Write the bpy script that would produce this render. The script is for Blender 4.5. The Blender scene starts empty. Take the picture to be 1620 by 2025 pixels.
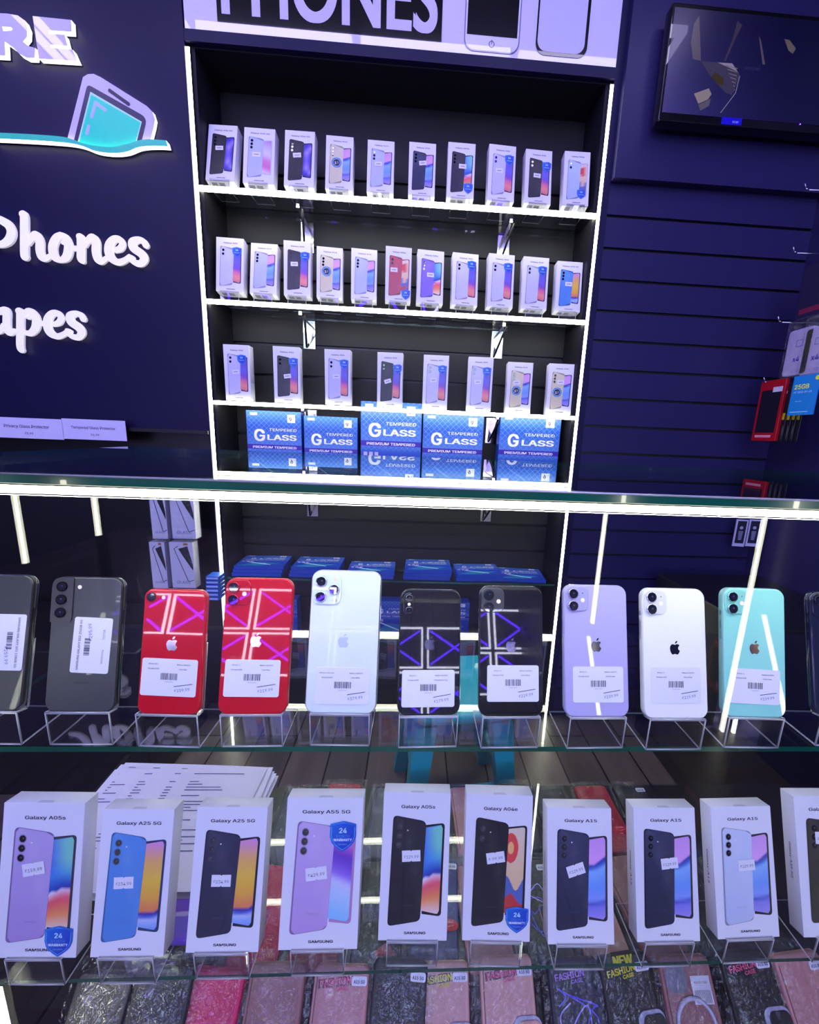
import bpy, bmesh, math, random
from mathutils import Vector, Matrix
random.seed(7)
scene = bpy.context.scene
COL = scene.collection

# ------------------------------------------------------------------ camera
CZ = 1.15                      # camera height; Z(r) turns a height relative to the lens into a world height
FPX, CX, CY = 785.585, 860.864, 1013.239
PITCH, YAW, ROLL = 0.19211, 0.05288, -0.04086
def Z(r): return r + CZ
def camera_axes():
    cy, sy = math.cos(YAW), math.sin(YAW)
    f = Vector((math.cos(PITCH)*sy, math.cos(PITCH)*cy, -math.sin(PITCH)))
    r = Vector((cy, -sy, 0)); d = f.cross(r)
    return math.cos(ROLL)*r + math.sin(ROLL)*d, -math.sin(ROLL)*r + math.cos(ROLL)*d, f
CR, CD, CF = camera_axes()
cam_data = bpy.data.cameras.new('camera'); cam = bpy.data.objects.new('camera', cam_data); COL.objects.link(cam)
M = Matrix((CR, -CD, -CF)).transposed().to_4x4(); M.translation = Vector((0, 0, CZ)); cam.matrix_world = M
cam_data.sensor_fit = 'HORIZONTAL'; cam_data.sensor_width = 36
cam_data.lens = FPX*36/1620; cam_data.shift_x = (810-CX)/1620; cam_data.shift_y = (CY-1012.5)/1620
cam_data.clip_start = 0.01; cam_data.clip_end = 60
scene.camera = cam
def ray(u, v): return CF + CR*((u-CX)/FPX) + CD*((v-CY)/FPX)
def atY(u, v, y):
    d = ray(u, v); p = d*(y/d.y); p.z += CZ; return p
def atX(u, v, x):
    d = ray(u, v); p = d*(x/d.x); p.z += CZ; return p
def atZ(u, v, z):
    d = ray(u, v); p = d*((z-CZ)/d.z); p.z += CZ; return p

# ------------------------------------------------------------------ world, lights, exposure
scene.view_settings.view_transform = 'Standard'; scene.view_settings.look = 'None'
scene.view_settings.exposure = 1.05; scene.view_settings.gamma = 1.0; scene.view_settings.use_curve_mapping = False
w = bpy.data.worlds.new('world'); scene.world = w; w.use_nodes = True
w.node_tree.nodes['Background'].inputs[0].default_value = (0.10, 0.09, 0.30, 1)
w.node_tree.nodes['Background'].inputs[1].default_value = 0.08
scene.cycles.max_bounces = 10; scene.cycles.transparent_max_bounces = 24
scene.cycles.glossy_bounces = 5; scene.cycles.diffuse_bounces = 3
scene.cycles.caustics_reflective = False; scene.cycles.caustics_refractive = False
scene.cycles.sample_clamp_indirect = 4.0
TUBE_WHITE, TUBE_BLUE, LED, CEILING_TUBE = 11.0, 14.0, 12.0, 6.0
def area(name, loc, rot, sx, sy, energy, color):
    l = bpy.data.lights.new(name, 'AREA'); l.shape = 'RECTANGLE'; l.size = sx; l.size_y = sy; l.energy = energy; l.color = color
    o = bpy.data.objects.new(name, l); COL.objects.link(o); o.location = loc; o.rotation_euler = rot
    return o
# added fill lamps below the ceiling, brightening the counter and its boxes
area('fill_light', (0.1, -0.35, 2.68), (math.radians(22), 0, 0), 2.2, 0.9, 3, (0.58, 0.52, 1.0))
area('fill_light', (-0.2, -3.0, 2.68), (math.radians(48), 0, 0), 3.0, 1.5, 40, (0.58, 0.80, 1.0))

# ------------------------------------------------------------------ colours and materials
def lin(c):
    return tuple(((x/255)/12.92 if x/255 <= .04045 else (((x/255)+.055)/1.055)**2.4) for x in c) + (1.0,)
MATS = {}
def mat(name, rough=.5, metal=0., coat=0., spec=.5, color=None, bump=0., bscale=400, sheen=0., emis=0., mottled=0.):
    m = bpy.data.materials.new(name); m.use_nodes = True; nt = m.node_tree; N = nt.nodes; L = nt.links
    b = N['Principled BSDF']
    if color is None:
        a = N.new('ShaderNodeVertexColor'); a.layer_name = 'Col'; src = a.outputs['Color']
    else:
        a = N.new('ShaderNodeRGB'); a.outputs[0].default_value = lin(color); src = a.outputs[0]
    tc = N.new('ShaderNodeTexCoord')
    if mottled:
        nz = N.new('ShaderNodeTexNoise'); nz.inputs['Scale'].default_value = 9; nz.inputs['Detail'].default_value = 6
        L.new(tc.outputs['Object'], nz.inputs['Vector'])
        mx = N.new('ShaderNodeMix'); mx.data_type = 'RGBA'; mx.blend_type = 'MULTIPLY'; mx.inputs[0].default_value = mottled
        L.new(src, mx.inputs[6]); L.new(nz.outputs['Fac'], mx.inputs[7]); src = mx.outputs[2]
    L.new(src, b.inputs['Base Color'])
    b.inputs['Roughness'].default_value = rough; b.inputs['Metallic'].default_value = metal
    b.inputs['Coat Weight'].default_value = coat; b.inputs['Coat Roughness'].default_value = .02
    b.inputs['Specular IOR Level'].default_value = spec; b.inputs['Sheen Weight'].default_value = sheen
    if emis:
        L.new(src, b.inputs['Emission Color']); b.inputs['Emission Strength'].default_value = emis
    if bump:
        nz = N.new('ShaderNodeTexNoise'); nz.inputs['Scale'].default_value = bscale; nz.inputs['Detail'].default_value = 3
        L.new(tc.outputs['Object'], nz.inputs['Vector'])
        bp = N.new('ShaderNodeBump'); bp.inputs['Strength'].default_value = bump; bp.inputs['Distance'].default_value = .002
        L.new(nz.outputs['Fac'], bp.inputs['Height']); L.new(bp.outputs['Normal'], b.inputs['Normal'])
    MATS[name] = m; return m
mat('printed_card', .38, spec=.4, bump=.02)
mat('matte', .65, bump=.05)
mat('satin', .32, bump=.02)
mat('frosted_glass_back', .28, coat=.25, spec=.5)
mat('gloss', .35, coat=1.0, spec=.08)
mat('lens', .03, coat=1.0, spec=.8)
mat('chrome', .12, metal=1.0)
mat('brushed', .3, metal=1.0, bump=.03)
mat('leather', .42, spec=.5, bump=.35, bscale=900)
mat('navy_panel', .42, color=(24, 21, 58), spec=.2, bump=.03, bscale=60)
mat('slat_panel', .36, color=(40, 36, 78), spec=.25, bump=.03, bscale=80)
mat('unit_laminate', .5, spec=.2, color=(37, 37, 39), bump=.05, bscale=120)
mat('unit_side', .5, spec=.2, color=(30, 30, 36), bump=.05, bscale=120)
mat('black_body', .4, color=(12, 12, 15), bump=.03)
mat('room_paint', .7, color=(40, 38, 60))
mat('green_edge', .12, color=(6, 112, 84), coat=.6, mottled=.95)
mat('plastic', .3, bump=.02)
mat('emissive_acrylic', .3, coat=.3, emis=.18)  # weak emission in its own colour whitens the script letters
mat('screen_glow', .3, coat=.25, emis=.10)
def emission(name, color, strength):
    m = bpy.data.materials.new(name); m.use_nodes = True; nt = m.node_tree; nt.nodes.clear()
    e = nt.nodes.new('ShaderNodeEmission'); e.inputs[0].default_value = tuple(color)+(1,); e.inputs[1].default_value = strength
    o = nt.nodes.new('ShaderNodeOutputMaterial'); nt.links.new(e.outputs[0], o.inputs[0]); MATS[name] = m; return m
emission('led_strip_light', (1.0, .98, .78), LED)
emission('counter_strip_light', (1.0, 1.0, .80), 16.0)
emission('sign_edge_light', (1.0, .98, .85), 1.6)
emission('tube_white_light', (.80, .76, 1.0), TUBE_WHITE)
emission('ceiling_tube_white_light', (.66, .62, 1.0), CEILING_TUBE)
emission('ceiling_tube_blue_light', (.10, .02, 1.0), CEILING_TUBE)
emission('tube_blue_light', (.10, .02, 1.0), TUBE_BLUE)
def clear(name, tint=(1, 1, 1), ior=1.5, rough=0.0, floor=0.0, wavy=0.0, white=0.0, gain=1.0):
    """clear sheet: transparent where seen square on, mirror-like at a grazing angle"""
    m = bpy.data.materials.new(name); m.use_nodes = True; nt = m.node_tree; N = nt.nodes; L = nt.links; N.clear()
    out = N.new('ShaderNodeOutputMaterial'); t = N.new('ShaderNodeBsdfTransparent'); t.inputs[0].default_value = tuple(tint)+(1,)
    g = N.new('ShaderNodeBsdfGlossy'); g.inputs['Roughness'].default_value = rough
    fr = N.new('ShaderNodeLayerWeight'); fr.inputs['Blend'].default_value = .5      # 1-cos; Schlick's curve follows
    pw = N.new('ShaderNodeMath'); pw.operation = 'POWER'; pw.inputs[1].default_value = 5.0; L.new(fr.outputs['Facing'], pw.inputs[0])
    f0 = ((ior-1)/(ior+1))**2
    ma = N.new('ShaderNodeMath'); ma.operation = 'MULTIPLY_ADD'; ma.inputs[1].default_value = (1-f0)*gain; ma.inputs[2].default_value = f0+floor; ma.use_clamp = True
    L.new(pw.outputs[0], ma.inputs[0])
    if wavy:
        tc = N.new('ShaderNodeTexCoord'); nz = N.new('ShaderNodeTexNoise'); nz.inputs['Scale'].default_value = 60; nz.inputs['Distortion'].default_value = 1.5
        L.new(tc.outputs['Object'], nz.inputs['Vector']); bp = N.new('ShaderNodeBump'); bp.inputs['Strength'].default_value = wavy; bp.inputs['Distance'].default_value = .01
        L.new(nz.outputs['Fac'], bp.inputs['Height']); L.new(bp.outputs[0], g.inputs['Normal'])
    mx = N.new('ShaderNodeMixShader'); L.new(ma.outputs[0], mx.inputs[0]); L.new(g.outputs[0], mx.inputs[2])
    if white:
        d = N.new('ShaderNodeBsdfDiffuse'); d.inputs[0].default_value = (.8, .8, .85, 1); m2 = N.new('ShaderNodeMixShader'); m2.inputs[0].default_value = white
        L.new(t.outputs[0], m2.inputs[1]); L.new(d.outputs[0], m2.inputs[2]); L.new(m2.outputs[0], mx.inputs[1])
    else: L.new(t.outputs[0], mx.inputs[1])
    L.new(mx.outputs[0], out.inputs[0]); MATS[name] = m; return m
clear('clear_glass', (.93, .97, .95), 1.5)
clear('counter_glass', (.80, .88, .86), 1.52)
clear('pane_glass', (.97, .99, .98), 1.45)
clear('acrylic', (.95, .95, .97), 1.49, floor=.02)
clear('acrylic_edge', (.9, .9, 1.0), 1.49, rough=.15, floor=.15, white=.45)
clear('film', (.97, .97, .98), 1.5, rough=.10, floor=.05, wavy=.9)

def wood_floor():
    m = bpy.data.materials.new('floor_boards'); m.use_nodes = True; N = m.node_tree.nodes; L = m.node_tree.links; b = N['Principled BSDF']
    tc = N.new('ShaderNodeTexCoord'); mp = N.new('ShaderNodeMapping'); mp.inputs['Scale'].default_value = (7, 1.2, 1)
    nz = N.new('ShaderNodeTexNoise'); nz.inputs['Scale'].default_value = 3; nz.inputs['Detail'].default_value = 8
    br = N.new('ShaderNodeTexBrick'); br.inputs['Scale'].default_value = 1; br.inputs['Brick Width'].default_value = .9; br.inputs['Row Height'].default_value = .14; br.inputs['Mortar Size'].default_value = .003
    br.inputs['Color1'].default_value = lin((128, 112, 108)); br.inputs['Color2'].default_value = lin((92, 80, 80)); br.inputs['Mortar'].default_value = lin((30, 26, 26))
    mp2 = N.new('ShaderNodeMapping'); mp2.inputs['Rotation'].default_value = (0, 0, math.radians(90))
    mx = N.new('ShaderNodeMix'); mx.data_type = 'RGBA'; mx.blend_type = 'MULTIPLY'; mx.inputs[0].default_value = .7
    L.new(tc.outputs['Object'], mp.inputs[0]); L.new(mp.outputs[0], nz.inputs['Vector']); L.new(tc.outputs['Object'], mp2.inputs[0]); L.new(mp2.outputs[0], br.inputs['Vector'])
    L.new(br.outputs['Color'], mx.inputs[6]); L.new(nz.outputs['Fac'], mx.inputs[7]); L.new(mx.outputs[2], b.inputs['Base Color']); b.inputs['Roughness'].default_value = .35
    MATS['floor_boards'] = m
wood_floor()

# ------------------------------------------------------------------ mesh builder
class MB:
    def __init__(s): s.v = []; s.f = []; s.c = []; s.m = []; s.mats = []; s.sm = []
    def mi(s, m):
        if m not in s.mats: s.mats.append(m)
        return s.mats.index(m)
    def face(s, pts, m, col=(255, 255, 255), cols=None, smooth=False):
        n = len(s.v); s.v.extend([tuple(p) for p in pts]); s.f.append(tuple(range(n, n+len(pts))))
        s.c.append(cols if cols else [col]*len(pts)); s.m.append(s.mi(m)); s.sm.append(smooth)
    def box(s, x0, x1, y0, y1, z0, z1, m, col=(255, 255, 255), mats=None):
        P = [(x0,y0,z0),(x1,y0,z0),(x1,y1,z0),(x0,y1,z0),(x0,y0,z1),(x1,y0,z1),(x1,y1,z1),(x0,y1,z1)]
        for k, q in (('bottom',(0,3,2,1)),('top',(4,5,6,7)),('front',(0,1,5,4)),('right',(1,2,6,5)),('back',(2,3,7,6)),('left',(3,0,4,7))):
            mm, cc = (mats or {}).get(k, (m, col)); s.face([P[i] for i in q], mm, cc)
    def bevbox(s, x0, x1, y0, y1, z0, z1, b, m, col=(255, 255, 255)):
        s.rounded((x0+x1)/2, (z0+z1)/2, x1-x0, z1-z0, min(b*2, (x1-x0)/2.01, (z1-z0)/2.01), y0, y1, b, m, col)
    def bar(s, a, b, r, m, col=(255, 255, 255), n=8, cap=True):
        a = Vector(a); b = Vector(b); d = (b-a).normalized(); u = d.orthogonal().normalized(); w_ = d.cross(u)
        ring = lambda p: [p + (u*math.cos(2*math.pi*i/n)+w_*math.sin(2*math.pi*i/n))*r for i in range(n)]
        A, B = ring(a), ring(b)
        for i in range(n): s.face([A[i], A[(i+1) % n], B[(i+1) % n], B[i]], m, col, smooth=True)
        if cap: s.face(A[::-1], m, col); s.face(B, m, col)
    def tube(s, pts, r, m, col=(255, 255, 255), n=6):
        for a, b in zip(pts[:-1], pts[1:]): s.bar(a, b, r, m, col, n)
    def loft(s, loops, m, col, smooth=True, cap0=None, cap1=None):
        for A, B in zip(loops[:-1], loops[1:]):
            n = len(A)
            for i in range(n): s.face([A[i], A[(i+1) % n], B[(i+1) % n], B[i]], m, col, smooth=smooth)
        if cap0: s.face(loops[0][::-1], *cap0)
        if cap1: s.face(loops[-1], *cap1)
    def rounded(s, cx, cz, W, H, r, y0, y1, b, m, col, front=None, n=6):
        """slab in the XZ plane from y0 (front) to y1 with rounded corners and softened rims"""
        L = []
        for y, ins in ((y0, b), (y0+b*.3, b*.3), (y0+b, 0), (y1-b, 0), (y1-b*.3, b*.3), (y1, b)):
            L.append([(x, y, z) for x, z in rrect(cx, cz, W-2*ins, H-2*ins, max(r-ins, 1e-4), n)])
        s.loft(L, m, col, True, front or (m, col), (m, col))
    def poly(s, pts2, y, m, col=(0, 0, 0)): s.face([(x, y, z) for x, z in pts2], m, col)
    def disc(s, cx, cz, r, y, m, col, n=20, sx=1.): s.poly([(cx+r*sx*math.cos(2*math.pi*i/n), cz+r*math.sin(2*math.pi*i/n)) for i in range(n)], y, m, col)
    def stroke(s, pts, r, y, m, col):
        for i_, (a, b) in enumerate(zip(pts[:-1], pts[1:])):
            a = Vector(a); b = Vector(b); d = (b-a); y -= 4e-6
            if d.length < 1e-7: continue
            d.normalize(); n_ = Vector((-d.y, d.x))*r
            s.poly([tuple(a-n_-d*r*.3), tuple(b-n_+d*r*.3), tuple(b+n_+d*r*.3), tuple(a+n_-d*r*.3)], y, m, col)
    def grad(s, outline, y, fn, m, rows=20, cols=4):
        """convex outline filled with a printed gradient fn(u,v) -> rgb"""
        zs = [p[1] for p in outline]; z0, z1 = min(zs), max(zs)
        def span(z):
            xs = []
            for (ax, az), (bx, bz) in zip(outline, outline[1:]+outline[:1]):
                if (az <= z <= bz or bz <= z <= az) and abs(az-bz) > 1e-9: xs.append(ax+(bx-ax)*(z-az)/(bz-az))
            return (min(xs), max(xs)) if xs else None
        prev = None
        for i in range(rows+1):
            v = i/rows; z = z0+(z1-z0)*min(max(v, .0005), .9995); sp = span(z)
            if not sp: continue
            line = [((sp[0]+(sp[1]-sp[0])*j/cols, y, z), fn(j/cols, v)) for j in range(cols+1)]
            if prev:
                for j in range(cols):
                    q = [prev[j], prev[j+1], line[j+1], line[j]]
                    s.face([a[0] for a in q], m, cols=[a[1] for a in q])
            prev = line
    def text(s, txt, cx, cz, y, m, col, width=None, height=None, ang=0., bold=0., side=None, extrude=0.):
        V, F, (x0, x1, z0, z1) = glyphs(txt)
        k = (width/(x1-x0)) if width else height/.70
        kz = (height/.70) if height else k
        ca, sa = math.cos(ang), math.sin(ang)
        def tr(p):
            x = (p[0]-(x0+x1)/2)*k; z = (p[1]-.35)*kz
            X, Zz = x*ca-z*sa+cx, x*sa+z*ca+cz
            return side(X, Zz) if side else (X, y, Zz)
        if not bold: shifts = [(0, 0)]
        else: e = bold*.9; shifts = [(-e, -e*.5), (e, -e*.5), (-e, e*.5), (e, e*.5), (0, 0)]      # heavier weight
        for q, (ex, ez) in enumerate(shifts):
            for f in F:
                P_ = [tr((V[i][0]+ex, V[i][1]+ez)) for i in f]
                if not side: P_ = [(p[0], p[1]-q*max(8e-6, k*3e-4), p[2]) for p in P_]
                s.face(P_, m, col)
    def build(s, name, parent=None, loc=None, weld=False):
        me = bpy.data.meshes.new(name); me.from_pydata(s.v, [], s.f)
        for m in s.mats: me.materials.append(MATS[m])
        me.polygons.foreach_set('material_index', s.m); me.polygons.foreach_set('use_smooth', s.sm)
        ca = me.color_attributes.new('Col', 'FLOAT_COLOR', 'CORNER'); flat = []
        for cl in s.c:
            for c in cl: flat.extend(LC(c))
        ca.data.foreach_set('color', flat)
        if any(s.sm):
            bm = bmesh.new(); bm.from_mesh(me); bmesh.ops.remove_doubles(bm, verts=bm.verts, dist=1e-6); bm.to_mesh(me); bm.free()
        me.update()
        o = bpy.data.objects.new(name, me); COL.objects.link(o); o.parent = parent
        if loc: o.location = loc
        return o
_lc = {}
def LC(c):
    if c not in _lc: _lc[c] = lin(c)
    return _lc[c]
def rrect(cx, cz, W, H, r, n=6):
    pts = []
    for sx, sz, a0 in ((1, 1, 0), (-1, 1, 90), (-1, -1, 180), (1, -1, 270)):
        for i in range(n+1):
            a = math.radians(a0+90*i/n); pts.append((cx+sx*(W/2-r)+r*math.cos(a), cz+sz*(H/2-r)+r*math.sin(a)))
    return pts[::-1]
def rquad(P, r, n=4):
    """rounded corners on any convex quad given as (x,z) points"""
    out = []
    for i in range(len(P)):
        p = Vector(P[i]); a = Vector(P[i-1]); b = Vector(P[(i+1) % len(P)])
        rr = r[i] if isinstance(r, (list, tuple)) else r
        da = (a-p); db = (b-p); p0 = p+da.normalized()*min(rr, da.length*.45); p1 = p+db.normalized()*min(rr, db.length*.45)
        for k in range(n+1):
            t = k/n; out.append(tuple(p0*(1-t)**2+p*2*t*(1-t)+p1*t*t))
    return out
FONT = None
try: FONT = bpy.data.fonts.load(bpy.utils.system_resource('DATAFILES', path='fonts')+'/Inter.woff2')
except Exception: FONT = None
_gl = {}
def glyphs(txt, bold=0.):
    key = (txt, bold)
    if key in _gl: return _gl[key]
    cu = bpy.data.curves.new('t', 'FONT'); cu.body = txt; cu.size = 1; cu.resolution_u = 10 if txt == 'PHONES' else 4;  cu.fill_mode = 'FRONT'
    if FONT and txt != 'PHONES': cu.font = FONT
    o = bpy.data.objects.new('t', cu); COL.objects.link(o); bpy.context.view_layer.update()
    me = o.evaluated_get(bpy.context.evaluated_depsgraph_get()).to_mesh()
    V = [(v.co.x, v.co.y) for v in me.vertices]; F = [tuple(p.vertices) for p in me.polygons]
    o.evaluated_get(bpy.context.evaluated_depsgraph_get()).to_mesh_clear(); bpy.data.objects.remove(o); bpy.data.curves.remove(cu)
    xs = [v[0] for v in V] or [0, 1]; zs = [v[1] for v in V] or [0, 1]
    _gl[key] = (V, F, (min(xs), max(xs), min(zs), max(zs))); return _gl[key]
def shape_mesh(name, loops, mats, thick, parent=None, y=0., bevel=0.):
    """loops of (x, z) points, holes allowed, filled and given real thickness towards +Y; returns the object"""
    cu = bpy.data.curves.new(name, 'CURVE'); cu.dimensions = '2D'; cu.fill_mode = 'BOTH'; cu.extrude = thick/2
    for lp in loops:
        sp = cu.splines.new('POLY'); sp.points.add(len(lp)-1)
        for p, q in zip(sp.points, lp): p.co = (q[0], q[1], 0, 1)
        sp.use_cyclic_u = True
    o = bpy.data.objects.new(name, cu); COL.objects.link(o); bpy.context.view_layer.update()
    dg = bpy.context.evaluated_depsgraph_get(); me = bpy.data.meshes.new_from_object(o.evaluated_get(dg)); bpy.data.objects.remove(o)
    me.transform(Matrix.Rotation(math.radians(90), 4, 'X')); me.transform(Matrix.Translation((0, y+thick/2, 0)))
    me.materials.clear(); (front, fc), (side, sc) = mats
    me.materials.append(MATS[front]); me.materials.append(MATS[side])
    ca = me.color_attributes.new('Col', 'FLOAT_COLOR', 'CORNER')
    for p in me.polygons:
        isf = abs(p.normal.y) > .7; p.material_index = 0 if isf else 1; p.use_smooth = False
        for li in p.loop_indices: ca.data[li].color = LC(fc if isf else sc)
    me.name = name; ob = bpy.data.objects.new(name, me); COL.objects.link(ob); ob.parent = parent; return ob
def catmull(pts, k=6):
    P = [pts[0]]+list(pts)+[pts[-1]]; out = []
    for i in range(1, len(P)-2):
        for j in range(k):
            t = j/k; q = []
            for d in range(len(P[0])):
                a, b, c, e = P[i-1][d], P[i][d], P[i+1][d], P[i+2][d]
                q.append(.5*(2*b+(c-a)*t+(2*a-5*b+4*c-e)*t*t+(3*b-a-3*c+e)*t**3))
            out.append(tuple(q))
    out.append(tuple(P[-2])); return out
def tag(o, label=None, cat=None, group=None, kind=None):
    if label: o['label'] = label
    if cat: o['category'] = cat
    if group: o['group'] = group
    if kind: o['kind'] = kind
    return o
def empty(name, loc=(0, 0, 0), rx=0, rz=0):
    o = bpy.data.objects.new(name, None); COL.objects.link(o); o.empty_display_size = .02
    o.location = loc; o.rotation_euler = (rx, 0, rz); return o
def copy_tree(o, parent=None):
    c = o.copy(); COL.objects.link(c); c.parent = parent
    for ch in list(o.children): copy_tree(ch, c)
    return c

def led(b, x0, x1, y0, y1, z0, z1, dark):
    b.box(x0, x1, y0, y1, z0, z1, 'led_strip_light', mats={k: ('brushed', (90, 90, 86)) for k in dark})

# ------------------------------------------------------------------ measured planes
D = 1.474                                       # front plane of the back wall and its lit unit
X0, X1 = -.7215, .5827
S1, S2, S3, S4, S5 = Z(.7414), Z(.409), Z(.082), Z(-.245), Z(-.57)
TOPZ = Z(1.116); BACKY = 1.635
GT, MID, BOT, DECK = Z(-.0423), Z(-.3531), Z(-.6902), Z(-.905)
SF, SB, TF, TB = .3976, .6795, .327, .7603      # front and back edges of the shelves and of the top
CL, CRT = -.5166, .77

# ------------------------------------------------------------------ the room
def struct(name, mb): return tag(mb.build(name), kind='structure')
b = MB(); b.box(-3.2, 1.36, -3.75, 1.75, -.05, 0, 'floor_boards'); struct('floor', b)
b = MB(); b.box(-3.2, 1.36, -3.75, 1.75, 2.75, 2.8, 'room_paint'); struct('ceiling', b)
b = MB(); b.box(-3.25, 1.36, -3.755, -3.75, 0, 2.75, 'room_paint'); struct('wall_front', b)
b = MB(); b.box(-3.25, -3.2, -3.75, 1.75, 0, 2.75, 'room_paint'); struct('wall_left', b)
b = MB(); b.box(1.34, 1.4, -3.75, 1.75, 0, 2.75, 'slat_panel')
struct('wall_right', b)
# back wall: navy sign wall on the left down to a rail, darker recess below it
pb = atY(415, 852, D)
b = MB(); b.box(-3.2, X0-.006, D, 1.75, pb.z, 2.75, 'navy_panel'); b.box(-3.2, X0-.006, D+.06, 1.75, 0, pb.z, 'black_body'); struct('wall_back', b)
b = MB(); b.box(X0-.006, X1+.006, BACKY+.03, 1.75, 0, 2.75, 'unit_side'); struct('wall_back', b)
def slats(b, x0, x1, y, grooves, z0, z1, m, gh=.009, gd=.010):
    gs = sorted([g for g in grooves if z0 < g < z1]); zc = z0
    for g in gs+[None]:
        zt = (g-gh/2) if g else z1
        b.box(x0, x1, y, y+.012, zc, zt, m)
        if g:
            b.box(x0, x1, y+gd, y+.014, zt, g+gh/2, 'black_body'); zc = g+gh/2
b = MB(); g0 = Z(.746)
slats(b, X1+.006, 1.34, D, [g0-.0985*i for i in range(0, 20)], 0, Z(.846)+.1, 'slat_panel'); b.box(X1+.006, 1.34, D+.014, 1.75, 0, 2.75, 'slat_panel'); struct('wall_back', b)
# plain fascia board standing proud above the slats
b = MB(); fz = atY(1300, 357, D-.03).z; b.box(X1+.03, 1.34, D-.03, D, fz, 2.75, 'slat_panel'); tag(b.build('fascia_board'), 'dark plain fascia board above the slatted wall, behind the monitor', 'board')
b = MB(); b.box(X0-.010, X0-.006+.0, D-.012, D, 0, 2.75, 'navy_panel'); b.box(X1+.006, X1+.03, D-.004, D+.012, 0, 2.75, 'navy_panel'); struct('trim_1', b)

# ------------------------------------------------------------------ ceiling light pattern
def ceiling_module():
    b = MB(); W, H, r = .60, 1.9, .011
    for a, c in (((-W/2, -H/2), (W/2, -H/2)), ((W/2, -H/2), (W/2, H/2)), ((W/2, H/2), (-W/2, H/2)), ((-W/2, H/2), (-W/2, -H/2))):
        x0, x1 = sorted((a[0], c[0])); y0, y1 = sorted((a[1], c[1])); b.box(x0-r, x1+r, y0-r, y1+r, -.03, -.004, 'ceiling_tube_white_light')
    k = .86
    for sgn in (1, -1):
        A = Vector((-W/2*k, -H/2*k*sgn)); B = Vector((W/2*k, H/2*k*sgn)); d = (B-A).normalized(); n = Vector((-d.y, d.x))*r
        P = [A-n, B-n, B+n, A+n]; lo = [(p.x, p.y, -.03) for p in P]; hi = [(p.x, p.y, -.006) for p in P]
        b.face(lo, 'ceiling_tube_blue_light'); b.face(hi, 'ceiling_tube_blue_light')
        for i in range(4): b.face([lo[i], lo[(i+1) % 4], hi[(i+1) % 4], hi[i]], 'ceiling_tube_blue_light')
    return b.build('ceiling_light')
proto = ceiling_module(); first = True
for j in range(5):
    for i in range(-3, 3):
        x = .03+.66*i; y = -.02-1.98*j
        if x < -3 or x > 1.2 or y < -3.6: continue
        o = proto if first else proto.copy()
        if not first: COL.objects.link(o)
        first = False; o.location = (x, y, 2.75)
        tag(o, 'rectangular white ceiling tube light crossed by violet tubes', 'ceiling light', 'tube lights across the shop ceiling')

def wall_module():  # added, unseen lights that put tube reflections on the phone backs
    b = MB(); W, H, r = .60, .42, .009
    for x0, x1, z0, z1 in ((-W/2, W/2, -H/2, -H/2), (-W/2, W/2, H/2, H/2), (-W/2, -W/2, -H/2, H/2), (W/2, W/2, -H/2, H/2)): b.box(x0-r, x1+r, .004, .03, z0-r, z1+r, 'tube_white_light')
    for sg in (1, -1):
        A = Vector((-W*.46, -H*.43*sg)); B = Vector((W*.46, H*.43*sg)); d = (B-A).normalized(); n = Vector((-d.y, d.x))*r*1.1
        P_ = [A-n, B-n, B+n, A+n]; lo = [(p.x, .032, p.y) for p in P_]; hi = [(p.x, .008, p.y) for p in P_]
        b.face(lo, 'tube_blue_light')
        for i in range(4): b.face([lo[i], lo[(i+1) % 4], hi[(i+1) % 4], hi[i]], 'tube_blue_light')
    return b.build('added_wall_light')
proto = wall_module(); first = True
for j in range(2):
    for i in range(-5, 3):
        o = proto if first else proto.copy()
        if not first: COL.objects.link(o)
        first = False; o.location = (.02+.665*i, -3.75, .96+.47*j)
        tag(o, 'added rectangular white light crossed by violet tubes, unseen across the shop', 'wall light', 'added tube lights on the unseen wall facing the counter')

# ------------------------------------------------------------------ lit display unit on the back wall
unit = empty('display_unit', ((X0+X1)/2, D, 0)); tag(unit, 'tall dark display unit with glowing shelf edges, full of phone boxes', 'display unit')
ux = (X0+X1)/2
def upart(b, name, parent=unit):
    for i, p in enumerate(b.v): b.v[i] = (p[0]-ux, p[1]-D, p[2])
    return b.build(name, parent)
for x0, x1 in ((X0-.004, X0+.016), (X1-.016, X1+.004)):
    b = MB(); b.box(x0, x1, D+.004, BACKY, 0, TOPZ+.012, 'unit_side'); upart(b, 'side_panel')
b = MB(); slats(b, X0+.016, X1-.016, BACKY, [Z(.88)-.113*i for i in range(17)], 0, TOPZ, 'unit_laminate', gh=.010)
upart(b, 'back_panel')
b = MB(); b.box(X0+.016, X1-.016, D+.004, BACKY, TOPZ, TOPZ+.012, 'unit_side'); upart(b, 'top_panel')
b = MB(); b.box(X0-.004, X1+.004, D-.014, D+.004, TOPZ+.004, TOPZ+.034, 'navy_panel'); upart(b, 'top_trim')
for x in (X0, X1):
    b = MB(); led(b, x-.0055, x+.0055, D-.006, D+.003, .02, TOPZ-.005, ('left', 'right', 'back', 'top', 'bottom')); tag(upart(b, 'led_strip'), 'glowing white strip running up the edge')
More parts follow.
